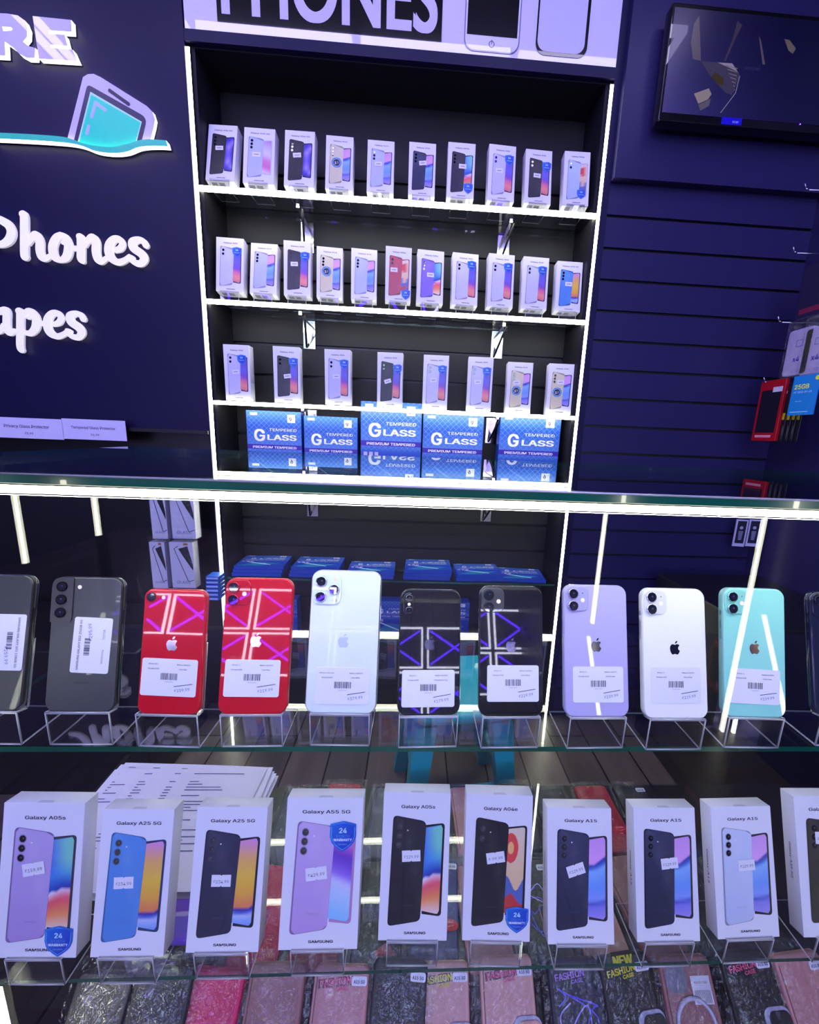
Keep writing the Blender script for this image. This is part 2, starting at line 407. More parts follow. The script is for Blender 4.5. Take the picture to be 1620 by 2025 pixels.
for k, s in enumerate((S1, S2, S3, S4, S5)):
    b = MB(); b.box(X0+.016, X1-.016, D+.004, BACKY-.004, s-.003, s+.004, 'clear_glass', mats={'front': ('green_edge', (255,)*3)}); g = upart(b, 'glass_shelf')
    if k < 4:
        b = MB(); led(b, X0+.006, X1-.006, D-.007, D+.004, s-.0070, s+.0055, ('top', 'left', 'right'))
        for i, p in enumerate(b.v): b.v[i] = (p[0]-ux, p[1]-D, p[2])
        b.build('led_strip', g)
    for u in (-.42, .30):
        b = MB(); x = u
        b.box(x-.022, x+.022, BACKY-.005, BACKY-.001, s-.105, s-.006, 'chrome', (225, 225, 225))
        b.box(x-.005, x+.005, BACKY-.12, BACKY-.004, s-.016, s-.004, 'chrome', (225, 225, 225))
        b.face([(x, BACKY-.005, s-.09), (x, BACKY-.005, s-.012), (x, BACKY-.11, s-.012)], 'chrome', (200, 200, 205))
        b.bar((x+.012, BACKY-.11, s-.012), (x-.01, BACKY-.006, s-.10), .004, 'plastic', (20, 20, 22))
        if k < 4: upart(b, 'shelf_bracket')
b = MB(); b.box(X0+.016, X1-.016, D+.02, BACKY-.004, 0, .08, 'unit_side'); upart(b, 'plinth')

# header poster above it
hz0 = TOPZ+.034; hx0, hx1 = X0-.002, X1+.004; hy = D-.010
hd = empty('header_sign', ((hx0+hx1)/2, D, hz0)); tag(hd, 'white glossy header sign reading PHONES with two phone drawings, above the lit unit', 'sign')
def hpart(b, name, par=hd):
    for i, p in enumerate(b.v): b.v[i] = (p[0]-(hx0+hx1)/2, p[1]-D, p[2]-hz0)
    return b.build(name, par)
b = MB(); b.box(hx0, hx1, hy, D+.15, hz0, 2.70, 'gloss', (214, 208, 240))
P = lambda u, v: (lambda q: (q.x, q.z))(atY(u, v, hy-.001))
y = hy-.0012
zt = 2.6; a = P(430, 42); c = P(873, 84)
b.poly([(a[0], a[1]), (c[0], a[1]), (c[0], zt), (a[0], zt)], y, 'gloss', (12, 12, 16))
pb1 = P(460, 24); pb2 = P(860, 62)
tw = (P(862, 60)[0]-P(441, 22)[0]); b.text('PHONES', (P(862, 60)[0]+P(441, 22)[0])/2, P(650, 44)[1]+.083, y-.0006, 'gloss', (206, 200, 240), width=tw, height=.168, bold=.026)
# drawings of a phone front and a phone back
q0 = P(917, 95); q1 = P(1026, 103); qb = P(970, 104); qs = P(970, 72)
cx = (q0[0]+q1[0])/2; w2 = q1[0]-q0[0]; H2 = .42
b.poly(rrect(cx, qb[1]+H2/2, w2, H2, .03), y-.0003, 'gloss', (120, 118, 140)); b.poly(rrect(cx, qb[1]+H2/2, w2-.006, H2-.006, .028), y-.0006, 'gloss', (222, 218, 244))
b.poly([(cx-w2/2+.008, qs[1]), (cx+w2/2-.008, qs[1]), (cx+w2/2-.008, qs[1]+.3), (cx-w2/2+.008, qs[1]+.3)], y-.0009, 'gloss', (14, 14, 20))
zb_ = (qs[1]+qb[1])/2
b.disc(cx, zb_, .009, y-.0009, 'gloss', (90, 88, 110)); b.disc(cx, zb_, .0065, y-.0012, 'gloss', (222, 218, 244)); b.box(cx-.0012, cx+.0012, y-.0016, y-.0013, zb_, zb_+.011, 'gloss', (90, 88, 110))
q0 = P(1058, 105); q1 = P(1160, 108); qb = P(1105, 112); cx = (q0[0]+q1[0])/2; w2 = q1[0]-q0[0]
b.poly(rrect(cx, qb[1]+H2/2, w2, H2, .03), y-.0003, 'gloss', (16, 16, 22)); b.poly(rrect(cx-.002, qb[1]+H2/2+.004, w2-.014, H2-.012, .027), y-.0006, 'gloss', (206, 202, 244))
hpart(b, 'panel')

# ------------------------------------------------------------------ raised sign lettering on the navy wall
LY = D-.018
def sp(u, v): q = atY(u, v, LY); return (q.x, q.z)
r2 = lambda x, y: sp(x/4.263, y/4.263)
E_ = [(275,135),(600,168),(606,268),(408,256),(412,284),(545,292),(570,388),(424,376),(428,402),(612,418),(655,515),(328,495)]
R_ = [(-70,108),(60,114),(150,130),(205,170),(232,235),(228,310),(195,352),(240,388),(298,405),(292,490),(225,488),(165,455),(110,400),(40,350),(46,470),(-60,465)]
Rh = [(18,225),(90,228),(105,245),(95,258),(28,262)]
for nm, loops, lb in (('sign_letter', [E_], 'raised white letter E high on the navy wall'), ('sign_letter', [R_, Rh], 'raised white letter R cut by the picture edge, high on the navy wall')):
    o = shape_mesh(nm, [[r2(*p) for p in lp] for lp in loops], (('gloss', (214, 206, 245)), ('sign_edge_light', (255, 255, 240))), .015, y=LY); tag(o, lb, 'sign letter')
# logo: phone afloat on a wave
lg = empty('wall_logo'); tag(lg, 'raised logo of a tilted phone on a turquoise wave, on the navy wall', 'logo')
body = [(555,1175),(680,680),(690,640),(730,615),(780,612),(840,640),(1230,885),(1280,935),(1300,1000),(1290,1060),(1255,1200),(1180,1215),(1000,1260),(800,1240),(640,1190)]
shape_mesh('phone_outline', [[r2(*p) for p in body]], (('satin', (206, 198, 245)), ('sign_edge_light', (255,)*3)), .012, lg, LY+.004)
b = MB(); yy = LY+.0035
b.poly(rquad([r2(612,1190), r2(728,700), r2(1235,985), r2(1180,1215)][::-1], [.0, .02, .012, .0]), yy, 'satin', (34, 32, 56))
b.poly([r2(645,1200), r2(755,765), r2(1190,1020), r2(1140,1215), r2(1000,1255), r2(820,1245)], yy-.0004, 'satin', (190, 245, 230))
b.poly([r2(660,1200), r2(762,790), r2(1180,1028), r2(1130,1215), r2(1000,1250), r2(820,1240)], yy-.0008, 'satin', (0, 232, 178))
for pts in ([(768,980),(800,860),(880,920)], [(728,1120),(742,1060)]): 
    qq = [r2(*p) for p in pts]; b.stroke(qq, .0048, yy-.0012, 'satin', (185, 205, 250))
    for q in qq: b.disc(q[0], q[1], .0048, yy-.00125-.00003*qq.index(q), 'satin', (185, 205, 250), 12)
qq = [r2(920,757), r2(1075,868)]; b.stroke(qq, .0048, yy-.0008, 'satin', (12, 12, 20))
for q in qq: b.disc(q[0], q[1], .0052, yy-.00085, 'satin', (12, 12, 20), 12)
b.build('screen', lg)
wave_t = [(-90,1128),(0,1130),(300,1145),(560,1168),(700,1215),(820,1240),(960,1250),(1080,1225),(1180,1195),(1260,1185),(1410,1195)]
wave_b = [(1425,1245),(1300,1240),(1180,1252),(1080,1290),(960,1302),(820,1285),(700,1240),(570,1215),(300,1195),(0,1180),(-90,1178)]
shape_mesh('wave', [[r2(*p) for p in catmull(wave_t, 4)+catmull(wave_b, 4)]], (('satin', (46, 214, 168)), ('sign_edge_light', (255,)*3)), .018, lg, LY-.006)
# script words
k5 = lambda x, y: sp(x/5.0625, 400+y/5.0625)
K5 = abs(k5(100, 0)[0]-k5(0, 0)[0])/100
def word(strokes, name, label):
    b = MB(); yo = 0.
    for st in strokes:
        pts = catmull(st, 5); P3 = [(k5(p[0], p[1]), p[2]*K5*.88) for p in pts]
        for i, (p, r) in enumerate(P3):
            n = 16; A = [(p[0]+r*math.cos(2*math.pi*j/n), p[1]+r*math.sin(2*math.pi*j/n)) for j in range(n)]
            yo += 5e-6; b.face([(x, LY-yo, z) for x, z in A], 'emissive_acrylic', (250, 246, 255))
            for j in range(n): b.face([(A[j][0], LY, A[j][1]), (A[(j+1) % n][0], LY, A[(j+1) % n][1]), (A[(j+1) % n][0], LY+.007, A[(j+1) % n][1]), (A[j][0], LY+.007, A[j][1])], 'emissive_acrylic', (250, 246, 255))
            if i:
                q, rq = P3[i-1]; d = Vector(p)-Vector(q)
                if d.length < 1e-7: continue
                d.normalize(); nn = Vector((-d.y, d.x)); c4 = [Vector(q)-nn*rq, Vector(p)-nn*r, Vector(p)+nn*r, Vector(q)+nn*rq]
                yo += 5e-6; b.face([(v.x, LY-yo, v.y) for v in c4], 'emissive_acrylic', (250, 246, 255))
                for e0, e1 in ((c4[0], c4[1]), (c4[2], c4[3])): b.face([(e0.x, LY, e0.y), (e1.x, LY, e1.y), (e1.x, LY+.007, e1.y), (e0.x, LY+.007, e0.y)], 'emissive_acrylic', (250, 246, 255))
    return tag(b.build(name), label, 'sign lettering')
e_ = [(1150,482,26),(1205,462,34),(1226,415,34),(1195,370,34),(1140,372,38),(1097,425,46),(1090,500,48),(1120,565,46),(1185,600,36),(1250,582,30),(1300,540,22)]
s_ = [(1462,432,36),(1435,392,34),(1385,376,34),(1330,402,46),(1340,460,48),(1415,515,48),(1445,565,46),(1415,612,36),(1360,608,34),(1305,575,24)]
s2_ = [(1300,545,24),(1330,555,22)]
off = lambda st, dx, dy: [(p[0]+dx, p[1]+dy, p[2]) for p in st]
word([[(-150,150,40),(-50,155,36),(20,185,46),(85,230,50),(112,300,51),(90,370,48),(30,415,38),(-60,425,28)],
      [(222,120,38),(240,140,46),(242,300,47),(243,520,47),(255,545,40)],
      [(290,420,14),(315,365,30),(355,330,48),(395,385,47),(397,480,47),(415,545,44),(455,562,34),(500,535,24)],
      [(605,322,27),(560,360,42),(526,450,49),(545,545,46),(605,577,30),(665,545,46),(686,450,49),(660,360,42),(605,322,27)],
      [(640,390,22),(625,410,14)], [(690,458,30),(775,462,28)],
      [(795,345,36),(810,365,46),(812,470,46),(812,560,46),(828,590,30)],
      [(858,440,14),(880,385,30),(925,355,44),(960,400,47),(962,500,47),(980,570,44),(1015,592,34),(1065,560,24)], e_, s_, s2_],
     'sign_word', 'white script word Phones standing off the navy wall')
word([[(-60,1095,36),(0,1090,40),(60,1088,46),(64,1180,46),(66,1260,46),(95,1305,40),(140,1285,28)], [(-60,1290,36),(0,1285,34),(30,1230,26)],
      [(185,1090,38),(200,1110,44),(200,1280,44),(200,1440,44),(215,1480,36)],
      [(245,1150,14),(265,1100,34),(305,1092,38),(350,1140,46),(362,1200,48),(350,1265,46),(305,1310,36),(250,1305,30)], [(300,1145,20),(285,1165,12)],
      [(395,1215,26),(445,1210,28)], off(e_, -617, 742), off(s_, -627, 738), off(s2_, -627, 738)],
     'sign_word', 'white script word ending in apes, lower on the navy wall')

# price paper strips on the rail under the sign wall
b = MB(); b.box(-3.0, X0-.01, D-.02, D+.002, pb.z-.012, pb.z+.0, 'black_body'); b.box(-3.0, atY(258, 850, D).x, D-.035, D-.02, atY(100, 866, D-.035).z, atY(100, 830, D-.035).z, 'black_body')
tag(b.build('label_rail'), 'black shelf rail below the navy sign wall carrying paper price strips', 'rail')
for u0, u1, vc, t1, t2, lb in ((-60, 124, 846, 'Privacy Glass Protector', '£5.99', 'white paper price strip reading Privacy Glass Protector on the black rail'), (124, 249, 850, 'Tempered Glass Protector', '£6.99', 'white paper price strip reading Tempered Glass Protector on the black rail')):
    y = D-.037; c0 = atY((u0+u1)/2, vc, y); xa = atY(u0, vc, y).x; xb = atY(u1, vc, y).x; h = .034
    if t1[0] == 'P': xa = xb-.27
    cxp = (xa+xb)/2
    b = MB(); b.box(xa, xb, y, y+.0006, c0.z-h, c0.z+h, 'printed_card', (216, 212, 242))
    b.text(t1, atY(53 if t1[0] == 'P' else 185, vc, y).x, c0.z+.008, y-.0004, 'printed_card', (60, 50, 110), width=.145, bold=.01); b.text(t2, atY(56 if t1[0] == 'P' else 187, vc, y).x, c0.z-.016, y-.0004, 'printed_card', (60, 50, 110), height=.010, bold=.01)
    o = b.build('price_strip'); tag(o, lb, 'price label')
    o.rotation_euler = (0, 0, 0)

# ------------------------------------------------------------------ glass counter
ct = empty('glass_counter', (0, 0, 0)); tag(ct, 'glass display counter with green-edged shelves and a glowing strip under its top', 'counter')
XL, XR = CL, 1.02
b = MB(); b.box(XL, XR, TF, TB, GT-.008, GT, 'counter_glass', mats={'front': ('green_edge', (255,)*3), 'back': ('green_edge', (255,)*3), 'left': ('green_edge', (255,)*3)})
b.bar((XL, TF, GT-.0006), (XR, TF, GT-.0006), .0011, 'acrylic_edge', (230, 230, 255), 6)  # pale bar stands in for the highlight along the front edge
b.build('glass_top', ct)
b = MB(); zl = GT-.0275
led(b, XL+.004, XR, SF-.0125, SF-.004, zl+.001, zl+.0086, ('top', 'left', 'right'))
b.mats[0] = 'counter_strip_light'; tag(b.build('led_strip', ct), 'glowing white strip under the front of the glass top')
b = MB(); b.box(XL+.002, XR, SF-.003, SF+.012, zl-.001, GT-.009, 'brushed', (60, 62, 60)); b.box(XL+.002, XR, SF-.012, SF-.003, zl+.0105, GT-.009, 'brushed', (40, 60, 50)); b.build('top_rail', ct)
for z, xr, th, xl in ((MID, XR, .0065, XL), (BOT, CRT, .006, XL-.07)):
    b = MB(); b.box(xl, xr, SF, SB, z-th, z, 'clear_glass', mats={'front': ('green_edge', (255,)*3)})
    b.build('glass_shelf', ct)
b = MB(); b.box(XL, XR, SF-.018, SF-.014, DECK-.13, zl, 'pane_glass'); b.build('front_pane', ct)
b = MB(); b.box(XL-.07, XR, SF+.10, .885, DECK-.02, DECK, 'black_body'); b.box(XL, XR, SF-.02, SF+.10, DECK-.13, DECK-.105, 'black_body'); b.box(XL, XR, SF+.098, SF+.10, DECK-.105, DECK-.001, 'black_body'); b.build('display_deck', ct)
b = MB(); b.box(XL, XR, SF-.02, SF+.0, 0, DECK-.13, 'black_body'); b.build('front_panel', ct)
b = MB(); b.box(XL-.080, XL-.071, SF+.0, TB, 0, BOT-.004, 'black_body'); b.build('end_panel', ct)
b = MB(); b.box(XL-.0035, XL+.0045, SF+.004, SF+.012, DECK, BOT-.03, 'led_strip_light'); tag(b.build('led_strip', ct), 'glowing upright strip at the front corner')
# dark low cabinets standing in the aisle behind the counter
b = MB(); b.bevbox(-2.2, -.80, 1.10, 1.44, 0, Z(-.66), .004, 'black_body'); tag(b.build('low_cabinet'), 'low black cabinet below the navy sign wall', 'cabinet')
b = MB(); b.bevbox(.93, 1.33, .95, 1.40, 0, Z(-.48), .004, 'black_body'); tag(b.build('low_cabinet'), 'low black cabinet in front of the slatted wall', 'cabinet')
# slim open shelving opposite the counter, whose lit uprights mirror in the glass
op = empty('opposite_shelving', (0, -.6, 0)); tag(op, 'slim open shelving with glowing uprights across the aisle, seen mirrored in the counter glass', 'shelving')
yp = 1.37; yr = 2*(SF-.018)-yp
for u, v0, v1 in ((1525, 990, 1455), (1205, 985, 1235), (20, 965, 1115), (180, 978, 1060)):
    t = atY(u, v0, yp); q = atY(u, v1, yp)
    b = MB(); b.box(t.x-.005, t.x+.005, yr-.012, yr-.002, q.z, t.z+.06, 'led_strip_light')
    for i, p in enumerate(b.v): b.v[i] = (p[0], p[1]+.6, p[2])
    # the strip faces the counter
    b.build('led_strip', op)
b = MB()
for x in (-1.1, 1.35): b.box(x-.012, x+.012, yr+.55, yr+.574, 0, 1.3, 'brushed', (60, 60, 64))
b.box(-1.1, 1.33, yr+.55, yr+.574, .03, .05, 'brushed', (60, 60, 64)); b.build('frame', op)

# ------------------------------------------------------------------ acrylic easels
def easel(name, w_, th, T, L=.075, h=.040, base=.058, low=False):
    b = MB(); t = .0018; ct_, st_ = math.cos(th), math.sin(th)
    P0 = (-.003, 0); P1 = (-.003, h-.0008+.003*st_); P2 = (P1[0]+(T+.005)*ct_, P1[1]-(T+.005)*st_); P3 = (P2[0]+L*st_, P2[1]+L*ct_); PB = (base, 0)
    segs = [(PB, P0), (P0, P1), (P1, P2), (P2, P3)]
    for (a, c) in segs:
        A = Vector(a); C = Vector(c); d = (C-A).normalized(); n = Vector((d.y, -d.x))*t
        q = [A, C, C+n, A+n]
        for s_x, m in ((-w_/2, 'acrylic_edge'), (w_/2, 'acrylic_edge')): b.face([(s_x, p.x, p.y+.0019) for p in q], m, (230, 230, 255))
        for i, m in ((0, 'acrylic'), (2, 'acrylic'), (1, 'acrylic_edge'), (3, 'acrylic_edge')):
            e, f = q[i], q[(i+1) % 4]; b.face([(-w_/2, e.x, e.y+.0019), (w_/2, e.x, e.y+.0019), (w_/2, f.x, f.y+.0019), (-w_/2, f.x, f.y+.0019)], m, (230, 230, 255))
        for s_x in (-w_/2, w_/2):      # polished, light-catching side edges
            b.bar((s_x, A.x, A.y+.0019), (s_x, C.x, C.y+.0019), .0007, 'acrylic_edge', (230, 230, 255), 5)
    b.bar((-w_/2, P1[0], P1[1]+.0019), (w_/2, P1[0], P1[1]+.0019), .0007, 'acrylic_edge', (230, 230, 255), 5)
    b.bar((-w_/2, P0[0], P0[1]+.0019), (w_/2, P0[0], P0[1]+.0019), .0007, 'acrylic_edge', (230, 230, 255), 5)
    return b.build(name)

# ------------------------------------------------------------------ the phones on the middle shelf
def arc(cx, cz, r, a0, a1, n): return [(cx+r*math.cos(math.radians(a0+(a1-a0)*i/n)), cz+r*math.sin(math.radians(a0+(a1-a0)*i/n))) for i in range(n+1)]
APPLE = catmull([(0,.285),(.10,.33),(.22,.345),(.33,.30),(.385,.235)], 4)+catmull([(.31,.17),(.262,.06),(.275,-.05),(.33,-.13),(.405,-.175)], 4)+catmull([(.36,-.30),(.27,-.43),(.17,-.48),(.07,-.45),(-.02,-.435),(-.11,-.455),(-.21,-.48),(-.32,-.38),(-.40,-.20),(-.43,.0),(-.40,.17),(-.31,.295),(-.19,.34),(-.08,.31),(0,.285)], 4)
LEAF = [(0.,.38),(.015,.47),(.06,.55),(.13,.60),(.20,.615),(.195,.53),(.155,.455),(.085,.40)]
def lens(b_, x, z, r, y, ring):
    b_.loft([[(x+rr*math.cos(2*math.pi*i/24), yy, z+rr*math.sin(2*math.pi*i/24)) for i in range(24)] for rr, yy in ((r, y), (r, y-.0012), (r*.94, y-.0016), (r*.84, y-.0016))], 'chrome', ring, True)
    b_.disc(x, z, r*.85, y-.0015, 'lens', (6, 6, 9), 24)
    b_.disc(x, z, r*.45, y-.00155, 'lens', (18, 20, 34), 20); b_.disc(x+r*.12, z+r*.14, r*.13, y-.0016, 'lens', (70, 80, 120), 10)
def label_part(root, cx, cz, lines, y, ang=0., upright=False, price='£279.99'):
    b = MB(); W, H = (.0605, .0405)
    b.rounded(0, 0, W, H, .0025, -.0003, 0, .00008, 'printed_card', (232, 230, 244)); yy = -.00042; ink = (62, 60, 86)
    if upright:
        b.text(lines[0], .0, .0135, yy, 'printed_card', ink, width=.054, bold=.01); b.text(lines[1], -.012, -.012, yy, 'printed_card', ink, height=.0026); b.text('TESTED', .012, -.012, yy, 'printed_card', ink, height=.003)
        bx, bz, bh = -.002, .0045, .006
        b.text(price, .014, .003, yy, 'printed_card', (60, 60, 150), height=.0048, ang=.12)
    else:
        b.text(lines[0], -.018, .0145, yy, 'printed_card', (80, 90, 130), height=.0019, bold=.01); b.text(lines[1], .015, .0145, yy, 'printed_card', ink, height=.0019, bold=.01)
        b.text('Storage:64GB', -.0175, .0095, yy, 'printed_card', (70, 80, 130), height=.0019, bold=.01); b.text(lines[2], .0145, .0095, yy, 'printed_card', ink, height=.0019, bold=.01)
        bx, bz, bh = 0, .001, .0072
        b.text('356402110098', 0, -.0045, yy, 'printed_card', ink, height=.0012)
        b.text(price, .015, -.0125, yy, 'printed_card', (58, 60, 150), height=.0042, ang=.16); b.stroke([(.006, -.0095), (.026, -.0062)], .00035, yy-.0001, 'printed_card', (70, 70, 110))
    rnd = random.Random(hash(lines[1]) % 97 if False else len(lines[0])*7); x = bx-.009
    while x < bx+.009:
        w_ = rnd.choice((.0003, .0005, .0008)); b.poly([(x, bz-bh/2), (x+w_, bz-bh/2), (x+w_, bz+bh/2), (x, bz+bh/2)], yy, 'printed_card', (40, 40, 52)); x += w_+rnd.choice((.0003, .0005, .0007))
    o = b.build('price_label', root); o.location = (cx, y, cz); o.rotation_euler = (0, ang, 0); tag(o, 'white printed price label'); return o
def phone(name, pose, col, finish, label, style, lab, frame=None, logo=None, T=.0083):
    x, y, yw, th, W, H = pose
    root = empty('smartphone', (x, y, MID+.040), -th, yw); tag(root, label, 'phone', 'phones on the middle glass shelf')
    fr = frame or col; R = .0115 if style != 'se' else .0095
    b = MB(); b.rounded(0, H/2, W, H, R, 0, T, .0016, 'brushed' if style in ('12p',) else 'gloss', fr, n=8)
    b.build('frame', root)
    b = MB(); b.rounded(0, H/2, W-.0022, H-.0022, R-.001, -.0004, .001, .0004, finish, col, n=8); yb = -.00045
    if logo:
        s = .0145; cz = H*.535 if style not in ('se', 'x') else H*.56
        if style == '12p': cz = H*.50
        for out in (APPLE, LEAF): b.face([(px*s, yb-.0001, pz*s+cz) for px, pz in out], logo[0], logo[1])
    if style == 's22': b.text('SAMSUNG', 0, H*.22, yb-.0001, 'satin', (30, 30, 36), width=.016, bold=.01)
    b.build('back_panel', root)
    dx = lambda d: -W/2+d; dz = lambda d: H-d; cmb = MB()
    if style in ('11', '13'):
        cmb.rounded(dx(.0155), dz(.0165), .027, .0285, .0075, yb-.0011, yb, .0007, finish, (tuple(int(c*.93) for c in col) if col[2] > 30 or col[0] > 100 else (66, 66, 74)))
        lp = ((.0105, .0105), (.0105, .0245)) if style == '11' else ((.0100, .0105), (.0215, .0235))
        if style == '11': fl, mc = (.0222, .0178), (.0222, .0098)
        else: fl, mc = (.0222, .0100), (.010, .0235)
        m_ = cmb.build('camera_module', root)
        for l in lp: q = MB(); lens(q, dx(l[0]), dz(l[1]), .0062, yb-.001, tuple(min(255, int(c*.8+40)) for c in col)); q.build('lens', m_)
        q = MB(); q.disc(dx(fl[0]), dz(fl[1]), .0025, yb-.0013, 'satin', (255, 240, 225)); q.build('flash', m_)
        q = MB(); q.disc(dx(mc[0]), dz(mc[1]), .0007, yb-.0013, 'satin', (20, 20, 24), 10); q.build('microphone', m_)
    elif style == '12p':
        cmb.rounded(dx(.0185), dz(.0215), .0335, .0350, .0085, yb-.0015, yb, .0009, 'gloss', (222, 236, 238))
        m_ = cmb.build('camera_module', root)
        for l in ((.0122, .0128), (.0122, .0300), (.0272, .0215)): q = MB(); lens(q, dx(l[0]), dz(l[1]), .0064, yb-.0014, (215, 225, 225)); q.build('lens', m_)
        q = MB(); q.disc(dx(.0282), dz(.0095), .0026, yb-.0017, 'satin', (245, 215, 190)); q.build('flash', m_)
        q = MB(); q.disc(dx(.0282), dz(.0340), .0026, yb-.0017, 'lens', (150, 140, 130)); q.build('depth_sensor', m_)
    elif style == 'se':
        q = MB(); lens(q, dx(.0085), dz(.0085), .0048, yb, (60, 60, 64)); q.build('lens', root)
        q = MB(); q.disc(dx(.0218), dz(.0088), .0021, yb-.0003, 'satin', (255, 225, 205)); q.build('flash', root)
        q = MB(); q.disc(dx(.0156), dz(.0087), .0005, yb-.0003, 'satin', (40, 0, 5), 10); q.build('microphone', root)
    elif style == 'x':
        cmb.rounded(dx(.0108), dz(.0170), .0125, .0255, .0062, yb-.0013, yb, .0008, 'gloss', (10, 10, 14)); cmb.loft([[(px, yb-.0013, pz) for px, pz in rrect(dx(.0108), dz(.0170), .0125, .0255, .0062)], [(px, yb-.0016, pz) for px, pz in rrect(dx(.0108), dz(.0170), .0119, .0249, .0059)]], 'chrome', (150, 150, 155))
        m_ = cmb.build('camera_module', root)
        for l in ((.0108, .0100), (.0108, .0240)): q = MB(); lens(q, dx(l[0]), dz(l[1]), .0042, yb-.0012, (120, 120, 126)); q.build('lens', m_)
        q = MB(); q.disc(dx(.0108), dz(.0172), .0018, yb-.0018, 'satin', (255, 250, 245)); q.build('flash', m_)
    elif style == 's22':
        out = rquad([(dx(.0008), dz(.0008)), (dx(.0008), dz(.0495)), (dx(.0232), dz(.0495)), (dx(.0232), dz(.0008))], [.0105, .001, .005, .001], 6)
        cmb.loft([[(px, yy, pz) for px, pz in out] for yy in (yb, yb-.0012)], 'satin', tuple(int(c*.8) for c in col), False, None, ('frosted_glass_back', tuple(int(c*.95) for c in col)))
        m_ = cmb.build('camera_module', root)
        for l in ((.0115, .0105), (.0115, .0247), (.0115, .0390)): q = MB(); lens(q, dx(l[0]), dz(l[1]), .0055, yb-.0011, (20, 20, 22)); q.build('lens', m_)
        q = MB(); q.disc(dx(.0292), dz(.0110), .0022, yb-.0003, 'satin', (255, 240, 220)); q.build('flash', root)
    for s_, zz, L_ in ((1, .70, .016), (-1, .80, .005), (-1, .71, .010), (-1, .63, .010)):
        if style == 's22' and s_ < 0: continue
        q = MB(); q.box(s_*W/2-.0003, s_*W/2+.0005, T*.35, T*.65, H*zz-L_/2, H*zz+L_/2, 'brushed', fr); q.build('side_button', root)
    if lab: label_part(root, lab[0], lab[1], lab[2], -.0005, lab[3], lab[4], lab[5])
    st = easel('phone_stand', .066, th, T); st.location = (x, y, MID); st.rotation_euler = (0, 0, yw)
    return root, st
RED = (205, 0, 34)
phones = [
 ((-.4558, .4021, -.0125, .2635, .0695, .1472), (62, 64, 66), 'frosted_glass_back', 'grey matte phone cut by the picture edge, beside the three-camera dark one', 's22', (.012, .074, ('SAMSUNG GALAXY S21 128GB 5G', '06/08/2024'), math.radians(90), True, '£259.99'), (44, 44, 48), None),
 ((-.3595, .4015, .0017, .239, .0742, .1469), (60, 61, 65), 'frosted_glass_back', 'dark grey matte phone with three cameras in a corner block and an upright label', 's22', (.0085, .0725, ('SAMSUNG GALAXY S22 256GB 5G', '08/08/2024'), math.radians(-88), True, '£295.99'), (40, 40, 44), None),
 ((-.2636, .3982, -.0309, .2323, .0681, .1364), RED, 'gloss', 'small red phone with a single camera', 'se', (-.001, .0405, ('iPhone SE 2', 'Battery Life:86%', 'Color:Red'), 0.02, False, '£109.99'), RED, ('chrome', (225, 215, 225))),
 ((-.1736, .3988, .0118, .2761, .0756, .1503), RED, 'gloss', 'larger red phone with two cameras in a square block', '11', (-.002, .0395, ('iPhone 11', 'Battery Life:85%', 'Color:Red'), 0.01, False, '£219.99'), RED, ('chrome', (190, 170, 178))),
 ((-.0769, .4004, -.0157, .2731, .0806, .1604), (222, 232, 250), 'frosted_glass_back', 'tall silvery white phone with three cameras', '12p', (.001, .0310, ('iPhone 12 Pro Max', 'Battery Life:87%', 'Color:Silver'), 0.0, False, '£379.99'), (225, 228, 232), ('satin', (188, 198, 218))),
 ((.023, .3978, .0243, .3231, .0718, .1414), (10, 10, 14), 'gloss', 'black glossy phone with an upright pill-shaped camera', 'x', (-.001, .0300, ('iPhone X', 'Battery Life:85%', 'Color:Space Grey'), 0.0, False, '£179.99'), (34, 34, 38), ('chrome', (60, 60, 70))),
 ((.1176, .397, .012, .2982, .0755, .1477), (14, 14, 18), 'gloss', 'black glossy phone with two cameras in a square grey block', '11', (.002, .0370, ('iPhone 11', 'Battery Life:84%', 'Color:Black'), 0.0, False, '£229.99'), (40, 40, 44), ('chrome', (90, 88, 100))),
 ((.2185, .3965, .0115, .2891, .0771, .1514), (186, 178, 228), 'gloss', 'lilac phone with two cameras', '11', (.0015, .0370, ('iPhone 11', 'Battery Life:87%', 'Color:Purple'), 0.0, False, '£239.99'), (170, 164, 215), ('chrome', (70, 68, 84))),
 ((.3117, .3942, .0014, .2766, .0779, .1503), (246, 244, 246), 'gloss', 'white phone with two cameras and a dark logo', '11', (.0, .0385, ('iPhone 11', 'Battery Life:83%', 'Color:White'), 0.0, False, '£219.99'), (215, 215, 222), ('chrome', (80, 84, 96))),
 ((.4097, .3969, -.0203, .2459, .0766, .152), (150, 226, 212), 'gloss', 'mint green phone with two cameras', '11', (.0, .0365, ('iPhone 11', 'Battery Life:86%', 'Color:Green'), 0.035, False, '£219.99'), (135, 190, 186), ('chrome', (110, 84, 84))),
 ((.5278, .3998, -.0219, .2761, .079, .1481), (20, 26, 52), 'gloss', 'navy phone cut by the picture edge, past the mint green one', '13', None, (24, 30, 58), ('chrome', (60, 64, 84))),
]
who = ['grey phone at the shelf end', 'dark grey three-camera phone', 'small red phone', 'larger red phone', 'silvery white phone', 'black phone with the pill camera', 'black two-camera phone', 'lilac phone', 'white phone', 'mint green phone', 'navy phone']
for (pose, col, fin, lb, sty, lab, fr, logo), wn in zip(phones, who):
    r_, st = phone('smartphone', pose, col, fin, lb, sty, lab, fr, logo)
    tag(st, 'clear acrylic stand under the '+wn, 'stand', 'phone stands on the middle glass shelf')

